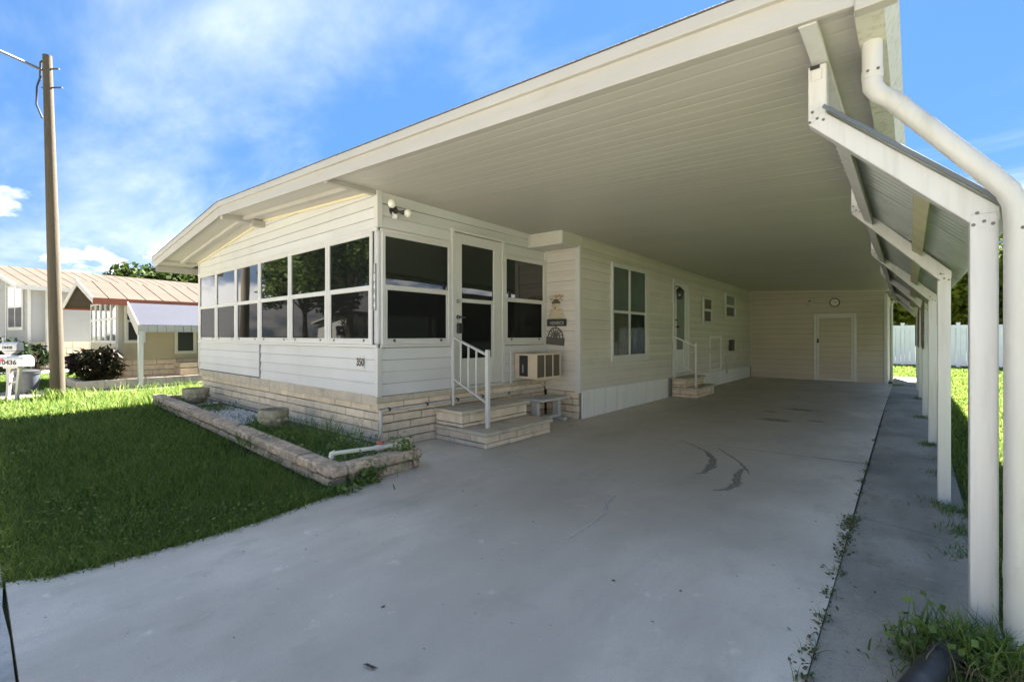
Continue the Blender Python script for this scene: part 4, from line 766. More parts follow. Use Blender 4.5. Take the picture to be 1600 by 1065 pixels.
# twin floodlight
fl = thing('floodlight', 'white twin-bulb motion floodlight high on the porch corner', 'light', (XA+.02, 3.43, 2.93))
P0 = Vector(WA.p(3.43, .018, 2.95)); MB().tube([P0, P0+Vector((.03, 0, 0))], .055, 16).build('base', M_DRK, fl, smooth=True)
for d, e in ((Vector((.10, -.07, .04)), Vector((.13, -.10, .045))), (Vector((.10, .10, -.02)), Vector((.13, .135, -.025)))):
    m_ = MB(); m_.tube([P0+Vector((.03, 0, 0)), P0+d*.6, P0+d], [.015, .015, .032], 12); m_.build('socket', M_DRK, fl, smooth=True)
    MB().ball(P0+e, .052, 14, 9).build('bulb', mat('frosted_bulb', (.72, .70, .62), .3, .03, 9), fl, smooth=True)
m_ = MB(); m_.obox(P0+Vector((.075, -.01, -.09)), (.035, .03, .03), Matrix.Rotation(.5, 3, 'Z')); m_.build('sensor', M_MET, fl, bevel=.008)
MB().tube([P0+Vector((.02, -.02, -.03)), P0+Vector((.07, -.01, -.08))], .014, 8).build('stem', M_MET, fl)
# coach lantern by the side door
la = thing('wall_lantern', 'black coach lantern with clear panes beside the side door', 'lamp', (XB+.02, 10.45, 2.37))
cx, cy = XB+.16, 10.66
MB().box(XB+.017, XB+.035, 10.59, 10.70, 2.33, 2.53).tube([(XB+.03, 10.65, 2.50), (XB+.10, 10.655, 2.54), (cx, cy, 2.50)], .012, 8).build('bracket', M_BLK, la)
MB().lathe([(.09, 0), (.095, .012), (.035, .075), (.012, .10)], (cx, cy, 2.42), 6).build('roof', M_BLK, la)
MB().lathe([(.05, 0), (.062, .015), (.04, .03)], (cx, cy, 2.23), 6).build('base', M_BLK, la)
m_ = MB()
for k in range(6):
    a = k*math.pi/3; m_.bar((cx+.055*math.cos(a), cy+.055*math.sin(a), 2.25), (cx+.08*math.cos(a), cy+.08*math.sin(a), 2.425), .01, .01)
m_.build('cage', M_BLK, la); MB().lathe([(.05, 0), (.075, .17)], (cx, cy, 2.252), 6).build('pane', M_GLASS, la); MB().ball((cx, cy, 2.33), .03, 10, 7).build('bulb', MATS['frosted_bulb'], la, smooth=True)
lb = thing('lockbox', 'black key lockbox hanging from the porch door handle', 'lockbox', (XA+.06, 4.52, 1.5))
MB().box(XA+.045, XA+.085, 4.47, 4.565, 1.43, 1.575).build('body', M_BLK, lb, bevel=.008); MB().tube([(XA+.065, 4.49+.0*k, 0) for k in (0,)]+[(XA+.065, 4.49, 1.69)], .005, 6) if False else MB().tube([(XA+.065, 4.487, 1.575), (XA+.065, 4.487, 1.66), (XA+.066, 4.50, 1.685), (XA+.066, 4.53, 1.685), (XA+.065, 4.545, 1.66), (XA+.065, 4.545, 1.575)], .006, 8).build('shackle', M_STEEL, lb, smooth=True)
# slatted shades hung behind the far posts
for i, (y0, y1, lbl) in enumerate(((8.35, 10.62, 'widest brown slatted shade hanging from the third post inward'), (10.95, 13.75, 'brown slatted shade hanging between the fourth and fifth posts'), (14.0, 15.9, 'narrowest brown slatted shade hanging closest to the storage room'))):
    rs = thing('slatted_shade', lbl, 'shade', (.05, (y0+y1)/2, 1.5), 0, 'slatted shades hung between carport posts')
    M_BAM = mat('brown_slat', (.17, .125, .085), .8, .2, 8, .002, 60, .18)
    n = 15
    for k in range(n):
        z = 1.22-.03*i+.69*k/n; xo = (.095, .06, .03)[i]; MB().box(xo, xo+.013, y0, y1, z, z+.041).build('slat', M_BAM, rs)
    for y in (y0+.3, (y0+y1)/2, y1-.3): MB().box(xo-.006, xo-.0005, y-.012, y+.012, 1.2-.03*i, 1.9-.03*i).build('tape', mat('tape', (.30, .26, .2), .9), rs)
# black drain pipe at the post foot, and black adaptor under the downspout
dk = thing('drain_hose', 'black plastic drain pipe lying in weeds at the nearest post', 'pipe', (.07, 2.6, 0))
M_BPL = mat('dusty_black_plastic', (.035, .035, .038), .5, .2, 10, dirt=(.09, .085, .08), dscale=12)
MB().tube([(.22, 2.85, .04), (.15, 2.78, .055), (.10, 2.68, .06), (.045, 2.50, .055), (-.02, 2.28, .05), (-.06, 2.05, .03)], .046, 16).build('pipe', M_BPL, dk, smooth=True)
MB().tube([(.11, 2.70, .06), (.085, 2.63, .06)], .052, 16).build('collar', M_BPL, dk, smooth=True)
da = thing('drain_adaptor', 'black drain adaptor on the ground under the white downspout', 'drain', (.36, 2.85, 0))
m_ = MB(); m_.lathe([(.085, -.02), (.08, .05), (.062, .075), (.052, .085)], (.333, Yd, 0), 16); m_.tube([(.36, 2.86, .02), (.42, 2.72, .02), (.47, 2.55, .015)], .055, 12); m_.build('body', M_BPL, da, smooth=True)
# leaf fallen on the drive
lf = MB(); p = [(-1.775, 1.085), (-1.755, 1.098), (-1.725, 1.108), (-1.69, 1.112), (-1.722, 1.098), (-1.752, 1.086)]
lf.add([(x, y, .006+.008*(i % 2)) for i, (x, y) in enumerate(p)], [tuple(range(6))]); tag(lf.build('fallen_leaf', mat('dry_leaf', (.06, .045, .035), .9, .2, 30)), 'curled dark dry leaf lying alone on the near driveway', 'leaf')

# ------------------------------------------------------------------ street furniture on the left
up = thing('utility_pole', 'tall weathered wooden utility pole standing on the sunny lawn', 'utility pole', (-14.62, 1.29, 0))
M_POLE = mat('weathered_pole', (.080, .062, .038), .9, .3, 3, .008, 22, dirt=(.07, .05, .03), dscale=3, dlo=.48, dhi=.7, stretch=(6, 6, .5))
tp = Vector((-14.80, 1.13, 7.70)); bs = Vector((-14.62, 1.29, -.1))
pts = [bs.lerp(tp, t) for t in np.linspace(0, 1, 9)]; MB().tube(pts, list(np.linspace(.132, .080, 9)), 18).build('pole', M_POLE, up, smooth=True)
rr = Vector((.758, .652, 0))
for dz, ln in ((-.30, .27), (-.72, .34)):
    c = tp+Vector((0, 0, dz)); MB().tube([c-rr*.12, c+rr*ln], .018, 8).build('step_bolt', M_DRK, up)
MB().tube([tp+Vector((0, 0, -.55))-rr*.16, tp+Vector((0, 0, -.15))-rr*.15, tp+Vector((0, 0, -.1))-rr*.1], .02, 8).build('bracket', M_DRK, up)
MB().tube([tp+Vector((0, 0, -.45))-rr*.14, tp+Vector((0, 0, -.7))-rr*.23, tp+Vector((0, 0, -1.1))-rr*.24, tp+Vector((0, 0, -1.4))-rr*.11], .02, 8).build('drip_loop', mat('blue_black_cable', (.02, .025, .05), .5, .1, 9), up, smooth=True)
m_ = MB(); a = tp+Vector((0, 0, -.32))-rr*.12; b = Vector((-8.2, -9.8, 8.4))
m_.tube([a.lerp(b, t)+Vector((0, 0, -.5*math.sin(math.pi*t))) for t in np.linspace(0, 1, 14)], .03, 8); m_.build('overhead_cable', mat('grey_cable', (.10, .10, .105), .5, .1, 9), up, smooth=True)
def mailbox(label, loc, rz, ln, z, hgt, dep, txt, ts, legs):
    b = thing('mailbox', label, 'mailbox', loc, rz, 'white mailboxes on posts by the street')
    n = 10; pr = [(-dep/2, z), (dep/2, z)]+[(dep/2*math.cos(a), z+hgt*.55+hgt*.45*math.sin(a)) for a in np.linspace(0, math.pi, n)]
    m_ = MB(); k = len(pr); m_.add([(-ln/2, y, q) for y, q in pr]+[(ln/2, y, q) for y, q in pr], [tuple(range(k)), tuple(range(2*k-1, k-1, -1))]+[(i, k+i, k+(i+1) % k, (i+1) % k) for i in range(k)])
    m_.build('box', M_MET, b, smooth=True, local=True, bevel=.004)
    text(txt, ts, (.03 if legs else -.02, -dep/2-.002, z+hgt*.34), (rad(90), 0, 0), M_BLK, 'numeral', b, local=True, sx=1.15, bold=.004)
    return b
mb1 = mailbox('large white mailbox numbered 10436 with red flag on splayed legs', (-14.62, .58, 0), rad(40.7), .72, .745, .235, .24, '10436', .135, True)
MB().box(-.30, -.06, -.133, -.122, .85, .905).build('flag', mat('red_flag', (.42, .05, .07), .5, .08, 9), mb1, local=True, bevel=.003)
MB().box(-.12, .20, -.07, .07, .70, .742).build('bracket', M_WOOD, mb1, local=True, bevel=.003)
MB().bar((-.02, 0, .70), (-.10, 0, -.02), .06, .05).build('leg', M_WOOD, mb1, local=True); MB().bar((.17, 0, .70), (.10, 0, -.02), .06, .05).build('leg', M_WOOD, mb1, local=True); MB().bar((-.06, .0, .38), (.13, 0, .42), .03, .04).build('brace', M_WOOD, mb1, local=True)
mb2 = mailbox('smaller white mailbox on a thick post behind the 10436 mailbox', (-18.75, .74, 0), rad(40.7), .47, .99, .235, .2, '10428', .10, False)
MB().extr([(-.20, -.08, .985), (-.10, -.08, .88), (.05, -.08, .88), (.22, -.08, .975)], (0, 0, 0), (0, .16, 0)).build('cradle', M_MET, mb2, local=True, bevel=.004); MB().box(-.10, .03, -.06, .06, -.02, .88).build('post', M_MET, mb2, local=True, bevel=.006); MB().box(-.235, -.215, -.02, .02, 1.2, 1.34).build('flag', M_MET, mb2, local=True)
tb = thing('trash_can', 'grey plastic trash can with dark lid behind the mailboxes', 'trash can', (-16.5, .88, 0), rad(30))
M_TR = mat('grey_bin', (.075, .085, .105), .5, .12, 6, dirt=(.12, .12, .12), dscale=4)
MB().lathe([(.20, 0), (.21, .02), (.262, .46), (.28, .47), (.28, .50), (.26, .50)], (0, 0, 0), 24).build('bin', M_TR, tb, smooth=True, local=True)
MB().lathe([(.285, .50), (.285, .525), (.20, .56), (.05, .575)], (0, 0, 0), 24).build('lid', M_BLK, tb, smooth=True, local=True); MB().box(-.10, .08, -.285, -.27, .40, .47).build('handle', M_MET, tb, local=True, bevel=.004)
# ------------------------------------------------------------------ neighbouring houses (built in their own axes: x to the right, y away from the street)
M_RED = mat('red_fascia', (.30, .085, .045), .55, .12, 5, .002, 30, dirt=(.30, .13, .09), dscale=4)
M_NSID = mat('yellow_cream_siding', (.42, .36, .25), .6, .05, 2, .001, 40, .02, dirt=(.34, .29, .20), dscale=1.5)
M_ROOFM = mat('weathered_roof', (.078, .062, .051), .85, .12, 2, .002, 30, dirt=(.050, .037, .029), dscale=2.2, spec=.04, stretch=(1, .4, 1))
M_ALU = mat('faded_awning', (.050, .053, .068), .8, .05, 3, .001, 30, spec=.04)
def local_house(name, label, loc, rz, w, ln, hw, rise, base, over, overf, wm, rm, fm, cat='house', rx=None):
    h = thing(name, label, cat, loc, rz)
    W0, W1, WR = Wall('Y', 0, -1), Wall('X', w/2, 1), Wall('X', -w/2, -1)
    bx = lambda nm, m, *q, bev=0., par=h: MB().box(*q).build(nm, m, par, local=True, bevel=bev)
    f = bx('foundation', M_MORT, -w/2+.06, w/2-.06, .06, ln-.06, -.1, base)
    for wl_ in (Wall('Y', .06, -1),): courses(wl_, f, -w/2+.05, w/2-.05, 0, [base/4]*4, .55, M_BRK, depth=.04, local=True, lenvar=.1)
    courses(Wall('X', w/2-.06, 1), f, .05, min(ln, 7), 0, [base/4]*4, .55, M_BRK, depth=.04, local=True, lenvar=.1)
    zt = base+hw
    m_ = MB(); m_.box(-w/2, w/2, .002, ln, base, zt); m_.add([(-w/2, .002, zt), (w/2, .002, zt), (0, .002, zt+rise*w/(w+2*over)), (-w/2, ln, zt), (w/2, ln, zt), (0, ln, zt+rise*w/(w+2*over))], [(0, 1, 2), (5, 4, 3), (0, 2, 5, 3), (1, 4, 5, 2)])
    wall = m_.build('wall', wm, h, local=True)
    hx = w/2+over; r_ = grp('roof', h); t = .10; y0 = -overf; y1 = ln+.3; z0 = zt-rise*over/hx; zr = z0+rise+.03
    for s in (-1, 1):
        m_ = MB(); m_.hexa([(s*hx, y0, z0), (0, y0, zr), (0, y1, zr), (s*hx, y1, z0), (s*hx, y0, z0+t), (0, y0, zr+t), (0, y1, zr+t), (s*hx, y1, z0+t)]); m_.build('roof_sheet', rm, r_, local=True)
        n = int((y1-y0)/.42)
        for k in range(n):
            yy = y0+.35+k*.42; m_ = MB(); m_.bar((s*hx, yy, z0+t+.006), (0, yy, zr+t+.006), .05, .014); m_.build('seam', rm, r_, local=True)
        m_ = MB(); m_.hexa([(s*hx, y0-.03, z0-.05), (s*.0, y0-.03, zr-.05), (0, y0-.001, zr-.05), (s*hx, y0-.001, z0-.05), (s*hx, y0-.03, z0+t+.02), (0, y0-.03, zr+t+.02), (0, y0-.001, zr+t+.02), (s*hx, y0-.001, z0+t+.02)]); m_.build('fascia', fm[0], r_, local=True)
        m_ = MB(); xa, xb = sorted((s*(hx+.001), s*(hx+.03))); m_.box(xa, xb, y0-.03, y1, z0-.07, z0+t+.01); m_.build('fascia', fm[1], r_, local=True)
    return h, wall, W0, W1, zt
# the single-wide next door, red trimmed
nA, wA, N0, N1, ztA = local_house('house', 'small cream trailer home with red trimmed roof and front windows', (-19.25, 2.74, .05), rad(2.5), 3.5, 13, 1.78, .62, .62, .42, .62, M_NSID, M_ROOFM, (M_WOOD, M_RED))
siding(N0, wA, -1.72, 1.72, .62, 1.12, .125, M_NSID, local=True); siding(N1, wA, .02, 8, .62, 2.38, .16, M_NSID, local=True)
M_NSH = glass_mat('porch_glass', (.16, .17, .16), 1.7, .05)
for k in range(5):
    x = -1.70+k*.66; window(N0, nA, x, x+.64, 1.12, 2.38, 1.85, fw=.05, upper=M_NSH, lower=M_NSH, latches=False, local=True)
def nwin(a0, a1, z0, z1, zm): return window(N1, nA, a0, a1, z0, z1, zm, fw=.06, out=.04, latches=False, local=True, lower=M_SCREEN, upper=M_SCREEN, o0=.017)
nwin(.12, .62, 1.13, 2.35, 1.78); nwin(1.35, 1.95, .78, 1.75, 1.62); nwin(2.1, 2.55, 1.2, 1.8, 1.5)
MB().box(1.70, 1.775, -.025, .06, .6, 2.4).build('corner_trim', M_WOOD, nA, local=True); MB().box(-1.775, -1.70, -.025, .05, .6, 2.4).build('corner_trim', M_TRIM, nA, local=True)
m_ = MB(); s2 = grp('side_steps', nA)
for y0, y1, x1, z0, z1 in ((.9, 3.3, 2.35, -.1, .13), (1.35, 3.3, 2.30, .13, .36), (1.35, 3.3, 2.28, .36, .53)):
    n = 4
    for k in range(n): a = y0+(y1-y0)*k/n; MB().box(1.70, x1, a+.01, a+(y1-y0)/n-.01, z0+.01, z1-.01).build('brick', M_BRK, s2, local=True, bevel=.008)
# patio cover with its post
pc = thing('patio_cover', 'faded blue sloping aluminium awning on a white post beside the trailer', 'awning', (-16.6, 5, 0), rad(2.5))
n = 26; m_ = MB(); vs = []
def pcp(x, y, z): return (x, y, z)
y0, y1 = -2.05, 6
for (x, z) in ((-.42, 2.30), (.62, 1.66)):
    vs += [(x, y0, z), (x, y1, z), (x, y1, z+.03), (x, y0, z+.03)]
m_.add(vs, [(0, 1, 2, 3), (7, 6, 5, 4), (0, 4, 5, 1), (3, 2, 6, 7), (0, 3, 7, 4), (1, 5, 6, 2)]); m_.build('sheet', M_ALU, pc, local=True)
for k in range(40):
    y = y0+k*.205; m_ = MB(); m_.hexa([(.60, y, 1.50), (.66, y, 1.50), (.66, y+.185, 1.50), (.60, y+.185, 1.50), (.60, y, 1.68), (.64, y, 1.70), (.64, y+.185, 1.70), (.60, y+.185, 1.68)]); m_.build('valance', M_WOOD, pc, local=True)
MB().box(.55, .66, y0-.02, y0+.09, 0, 1.52).build('post', M_MET, pc, local=True, bevel=.006)
MB().extr([(-.42, y0-.03, 2.36), (-.42, y0-.03, 2.05), (.52, y0-.03, 1.42), (.66, y0-.03, 1.42), (.66, y0-.03, 1.70)], (0, 0, 0), (0, .025, 0)).build('end_panel', M_WOOD, pc, local=True)
MB().box(.52, .66, 5.9, 6.0, 0, 1.6).build('post', M_MET, pc, local=True)
# kerbed shrub bed by the trailer
kb = thing('bed_edging', 'low pale block edging round the red-leaved shrub', 'edging', (-17.1, 2.3, 0), rad(2.5))
for k in range(6): piece('block', (.16, .44, .2), (.62, -.2+.45*k, .1), M_BRK, kb, local=True, bevel=.012, rough=.006)
for k in range(4): piece('block', (.44, .16, .2), (.42-.45*k, -.45, .1), M_BRK, kb, local=True, bevel=.012, rough=.006)
# the grey double-wide beyond
nB, wB, B0, B1, ztB = local_house('house', 'tall pale grey mobile home with brown roof and arched gable window', (-30.35, .80, 0), rad(13), 6.6, 15, 2.25, 1.05, 1.15, .35, .45, mat('grey_siding', (.36, .355, .345), .6, .04, 2, .001, 40), M_ROOFM, (M_TRIM, M_TRIM))
MG = MATS['grey_siding']
siding(B0, wB, -3.25, 3.25, 1.15, 4.3, .17, MG, local=True, top=lambda x: 1.15+2.25+1.0*(1-abs(x)/3.3)-.15); siding(B1, wB, .05, 7, 1.15, 3.38, .17, MG, local=True)
window(B0, nB, 1.35, 2.75, 1.75, 2.65, 2.6, fw=.08, upper=M_SCREEN, lower=M_SCREEN, latches=False, local=True)
fB = MB(); B0.box(fB, 1.25, 2.85, .02, .06, 1.62, 3.5); fB.build('window_surround', M_TRIM, nB, local=True, bevel=.005)
for a0, a1 in ((1.36, 2.0), (2.10, 2.74)):
    m_ = MB(); B0.box(m_, a0, a1, .061, .066, 1.75, 2.55); m_.build('pane', M_SCRG, nB, local=True)
    m_ = MB(); B0.box(m_, a0, a1, .061, .066, 2.62, 3.4); m_.build('pane', glass_mat('pale_pane', (.50, .52, .54), 1.8, .03), nB, local=True)
MB().box(.92, 1.0, -.03, 0, 1.15, 4.0).build('trim_strip', M_TRIM, nB, local=True); MB().box(3.27, 3.34, -.03, .05, 1.1, 3.4).build('corner_trim', M_TRIM, nB, local=True); MB().tube([(3.42, .5, .1), (3.42, .5, 3.3)], .05, 8).build('downspout', M_PIPE, nB, local=True)
# neighbours' concrete drives
tag(poly_sheet('neighbour_driveway', [(-15.35, .13), (-15.55, 16), (-17.15, 16), (-17.3, .13)], -.2, -.02, M_WALK), kind='structure')
tag(poly_sheet('neighbour_driveway', [(-24.2, .13), (-26, 9), (-27.2, 8.8), (-27.0, .13)], -.2, -.02, M_GUTR), kind='structure')
# back yard: white vinyl fence
vf = thing('vinyl_fence', 'tall white vinyl privacy fence across the back yard', 'fence', (3, 28.8, 0))
M_VIN = mat('white_vinyl', (.78, .78, .79), .35, .03, 2, dirt=(.68, .68, .66), dscale=1.5)
for k in range(9):
    x = -8+k*1.9; MB().box(x-.065, x+.065, 28.72, 28.85, -.1, 1.95).build('post', M_VIN, vf, bevel=.008); MB().box(x-.08, x+.08, 28.70, 28.87, 1.95, 1.985).build('cap', M_VIN, vf, bevel=.01)
    if k < 8:
        MB().box(x+.065, x+1.835, 28.75, 28.82, .05, .2).build('rail', M_VIN, vf, bevel=.006); MB().box(x+.065, x+1.835, 28.75, 28.82, 1.72, 1.87).build('rail', M_VIN, vf, bevel=.006)
        for j in range(9): MB().box(x+.07+j*.196, x+.07+j*.196+.188, 28.765, 28.805, .2, 1.72).build('panel', M_VIN, vf, bevel=.004)
# homes out of the picture that the windows mirror and that throw light back
def plain_home(label, loc, rz, w, ln, hw, rise, wm, nwn):
    h, wl_, a, b, zt = local_house('house', label, loc, rz, w, ln, hw, rise, .6, .5, .5, wm, M_ROOFM, (M_TRIM, M_TRIM))
    for k in range(nwn):
        x = -w/2+.5+k*(w-1)/nwn; window(a, h, x, x+(w-1)/nwn*.7, 1.3, 2.4, 1.9, fw=.06, latches=False, local=True)
    MB().box(w/2-2.4, w/2-1.5, -.03, -.003, .62, 2.65).build('door', M_TRIM, h, local=True)
    return h
M_WHS = mat('white_siding', (.66, .65, .62), .6, .04, 2)
plain_home('white low-gabled mobile home across the street facing the porch', (-6, -14.5, 0), rad(180), 9.5, 12, 2.2, .8, M_WHS, 4)
plain_home('white mobile home across the street mirrored in the porch windows', (-43, -18, 0), rad(180), 11, 12, 2.2, 1.0, M_WHS, 4)
plain_home('pale mobile home across the street behind the big oaks', (-25, -16, 0), rad(180), 9, 12, 2.2, .9, M_NSID, 4)
plain_home('white mobile home on the lot right of the carport', (11.0, 3.5, 0), rad(0), 7.5, 17, 2.2, .8, M_WHS, 3)
# ------------------------------------------------------------------ vegetation
M_GRASS = mat('lawn_blade', (.052, .115, .018), .5, 0, 1, tint=(.29, .35, .085), trans=.45, spec=.18)
M_WEED = mat('weed_leaf', (.06, .14, .02), .5, 0, 1, tint=(.20, .26, .06), trans=.35, spec=.3)
M_STRAW = mat('dry_stem', (.24, .19, .10), .8, 0, 1, tint=(.16, .14, .06), trans=.2)
def inside(P, poly):
    x, y = P[:, 0], P[:, 1]; c = np.zeros(len(P), bool); n = len(poly); j = n-1
    for i in range(n):
        xi, yi = poly[i]; xj, yj = poly[j]
        with np.errstate(divide='ignore', invalid='ignore'):
            k = ((yi > y) != (yj > y)) & (x < (xj-xi)*(y-yi)/(yj-yi)+xi)
        c ^= k; j = i
    return c
def vnoise(P, s, seed=0):
    r = np.random.default_rng(seed); G = r.random((64, 64)); q = P*s; i = np.floor(q).astype(int); f = q-i; f = f*f*(3-2*f)
    g = lambda a, b: G[a % 64, b % 64]
    return (g(i[:, 0], i[:, 1])*(1-f[:, 0])+g(i[:, 0]+1, i[:, 1])*f[:, 0])*(1-f[:, 1])+(g(i[:, 0], i[:, 1]+1)*(1-f[:, 0])+g(i[:, 0]+1, i[:, 1]+1)*f[:, 0])*f[:, 1]
def blades(name, P, z0, h, w, m, lean=.6, tintf=None, kind='stuff', seed=3, parent=None):
    """arching three-point grass blades as real geometry"""
    n = len(P); r = np.random.default_rng(seed); a = r.random(n)*2*np.pi; la = r.random(n)*2*np.pi; ln = lean*(.25+r.random(n))
    h = h*np.ones(n)*(.55+.75*r.random(n)); w = w*np.ones(n)*(.7+.6*r.random(n)); z0 = z0*np.ones(n)
    dx, dy = np.cos(a)*w/2, np.sin(a)*w/2; lx, ly = np.cos(la)*ln*h, np.sin(la)*ln*h
    V = np.empty((n, 5, 3)); z = h*np.sqrt(np.maximum(.15, 1-np.minimum(ln, .95)**2*.6))
    V[:, 0] = np.stack([P[:, 0]-dx, P[:, 1]-dy, z0], 1); V[:, 1] = np.stack([P[:, 0]+dx, P[:, 1]+dy, z0], 1)
    V[:, 2] = np.stack([P[:, 0]+dx*.85+lx*.35, P[:, 1]+dy*.85+ly*.35, z0+z*.62], 1); V[:, 3] = np.stack([P[:, 0]-dx*.85+lx*.35, P[:, 1]-dy*.85+ly*.35, z0+z*.62], 1)
    V[:, 4] = np.stack([P[:, 0]+lx, P[:, 1]+ly, z0+z], 1)
    b = np.arange(n)[:, None]*5; F = np.concatenate([b+np.array([[0, 1, 2]]), b+np.array([[0, 2, 3]]), b+np.array([[3, 2, 4]])], 1).reshape(-1, 3)
    t = r.random(n)**1.5*.8+(.35*vnoise(P, .9, 5)*vnoise(P, 5, 6) if tintf is None else .4*tintf); t = np.clip(t, 0, 1)
    o = npmesh(name, V.reshape(-1, 3), F, m, np.repeat(t, 5), nper=3, parent=parent)
    if kind: o['kind'] = kind
    return o
def scatter(poly, dens, seed, fall=None):
    P_ = np.array(poly); lo, hi = P_.min(0), P_.max(0); r = np.random.default_rng(seed); n = int(dens*np.prod(hi-lo)); P = lo+r.random((n, 2))*(hi-lo); P = P[inside(P, poly)]
    if fall is not None:
        d = np.hypot(P[:, 0], P[:, 1]); P = P[r.random(len(P)) < np.clip((fall/d)**2, .02, 1)]
    return P
FL = [(-3.93, .135), (-3.80, .37), (-3.775, .53), (-3.745, .80), (-3.735, 1.10), (-3.75, 1.42), (-3.81, 1.72), (-3.87, 2.0), (-4.0, 2.12), (-11.75, 2.42), (-11.8, 3.3), (-11.9, 9), (-15.3, 9), (-15.2, .14), (-4, .13)]
P = scatter(FL, 15000, 1, 3.7); P = P[rng.random(len(P)) < .30+.95*vnoise(P, 1.9, 15)]; hh = .035+.05*vnoise(P, 2.2, 9)+.02*vnoise(P, 9, 4)
dist = np.hypot(P[:, 0], P[:, 1]); blades('lawn_grass', P, -.06, hh+.05, .0055*np.clip(dist/4.0, 1, 3.2), M_GRASS, lean=.75, seed=2)
P = scatter(FL, 420, 5, 4.0); blades('dry_grass', P, -.03, .085, .004, M_STRAW, lean=1.1, seed=77)
# straggly edge along the drive and taller tufts by the pole and planter
E_ = []
for i in range(len(LEFT)-1):
    a, b = np.array(LEFT[i]), np.array(LEFT[i+1]); n = 300; t = rng.random((n, 1)); E_.append(a+(b-a)*t+np.stack([rng.normal(-.012, .032, n), rng.normal(0, .02, n)], 1))
P = np.concatenate(E_); blades('edge_grass', P, -.04, .105, .006, M_GRASS, lean=.9, seed=8)
P = np.concatenate([np.array([-14.62, 1.29])+rng.normal(0, .25, (500, 2)), np.array([-11.95, 2.9])+rng.normal(0, [.3, .6], (900, 2)), np.array([-14.2, 3.5])+rng.normal(0, [.8, 1.2], (900, 2))]); blades('tall_grass', P, -.05, .26, .012, M_GRASS, lean=.6, seed=9)
# neighbours' lawns, back yard and right side lawn
for nm, poly, dens, fl_, hw_, ww in (('lawn_grass', [(-24.0, .14), (-17.35, .14), (-17.2, 2.2), (-21.5, 2.4), (-25.5, 9), (-24.6, 4)], 1500, None, .09, .022), ('lawn_grass', [(-48, .14), (-27.1, .14), (-27.2, .9), (-33, -.0), (-48, -1)], 350, None, .10, .04),
                          ('lawn_grass', [(.42, 2.2), (9, 2.2), (9, 28.6), (-6, 28.6), (-6, 21), (.42, 21)], 2600, 7.5, .11, .016), ('far_verge_grass', [(-70, -7.6), (40, -7.6), (40, -14), (-70, -14)], 60, None, .12, .06)):
    P = scatter(poly, dens, 21, fl_); d = np.hypot(P[:, 0], P[:, 1]); blades(nm, P, -.06, hw_*(.7+.6*vnoise(P, 1.2, 3)), ww*np.clip(d/9, .5, 4) if fl_ else ww, M_GRASS, lean=.6, seed=len(P) % 97)
P = scatter([(.33, .8), (.45, .8), (.45, 12), (.33, 12)], 2500, 33); blades('verge_grass', P, -.03, .09, .007, M_GRASS, lean=.9, seed=12)
# broad clover and ground-cover leaves
def leaves(name, C, size, m, tilt=.7, seed=1, kind='stuff', elong=1.6, parent=None, tint=None):
    n = len(C); r = np.random.default_rng(seed); s = size*np.ones(n)*(.55+.9*r.random(n))
    nrm = np.stack([r.normal(0, tilt, n), r.normal(0, tilt, n), np.ones(n)], 1); nrm /= np.linalg.norm(nrm, axis=1)[:, None]
    a = r.normal(size=(n, 3)); u = a-nrm*np.sum(a*nrm, 1)[:, None]; u /= np.linalg.norm(u, axis=1)[:, None]; v = np.cross(nrm, u)
    V = np.empty((n, 4, 3)); L2 = (s*elong)[:, None]; S = s[:, None]
    V[:, 0] = C-u*L2*.5; V[:, 1] = C+v*S*.5-nrm*S*.08; V[:, 2] = C+u*L2*.5-nrm*S*.12; V[:, 3] = C-v*S*.5-nrm*S*.08
    t = r.random(n) if tint is None else np.clip(tint+r.normal(0, .12, n), 0, 1)
    o = npmesh(name, V.reshape(-1, 3), np.arange(n*4).reshape(-1, 4), m, np.repeat(t, 4), parent=parent)
    if kind: o['kind'] = kind
    return o
P = scatter(FL, 900, 41, 4.5); P = P[vnoise(P, 1.3, 7) > .45]; leaves('clover', np.column_stack([P, .0+.05*rng.random(len(P))]), .022, M_GRASS, seed=4, elong=1.1)
# planter: white gravel, weeds
BED = [(-4.22, 2.36), (-4.22, 2.98), (-5.0, 3.12), (-11.55, 3.14), (-11.5, 2.62)]
P = scatter(BED, 2600, 51); P = P[(vnoise(P, 1.0, 2) > .28)]
M_GRAV = mat('white_gravel', (.45, .44, .42), .9, .25, 30, tint=(.62, .60, .57)); n = len(P); r = np.random.default_rng(6)
oc = np.array([(1, 0, 0), (-1, 0, 0), (0, 1, 0), (0, -1, 0), (0, 0, 1), (0, 0, -1)], float); of = np.array([(0, 2, 4), (2, 1, 4), (1, 3, 4), (3, 0, 4), (2, 0, 5), (1, 2, 5), (3, 1, 5), (0, 3, 5)])
sz = (.012+.022*r.random(n))[:, None, None]*(.6+.7*r.random((n, 6, 1))); ang_ = r.random(n)*6.28; ca, sa = np.cos(ang_)[:, None], np.sin(ang_)[:, None]
O = np.stack([oc[None, :, 0]*ca-oc[None, :, 1]*sa, oc[None, :, 0]*sa+oc[None, :, 1]*ca, np.repeat(oc[None, :, 2]*.7, n, 0)], 2)*sz
V = O+np.column_stack([P, .085+.012*r.random(n)])[:, None, :]
tag(npmesh('gravel', V.reshape(-1, 3), (np.arange(n)[:, None, None]*6+of[None]).reshape(-1, 3), M_GRAV, np.repeat(r.random(n), 6), nper=3), kind='stuff')
def wpatch(cx, cy, sx, sy, n, h, w, seed, z=.07, lean=.9):
    r = np.random.default_rng(seed); P = np.column_stack([r.normal(cx, sx, n), r.normal(cy, sy, n)]); return P, h*np.ones(n)*(.5+.8*vnoise(P, 3, seed)), w*np.ones(n)
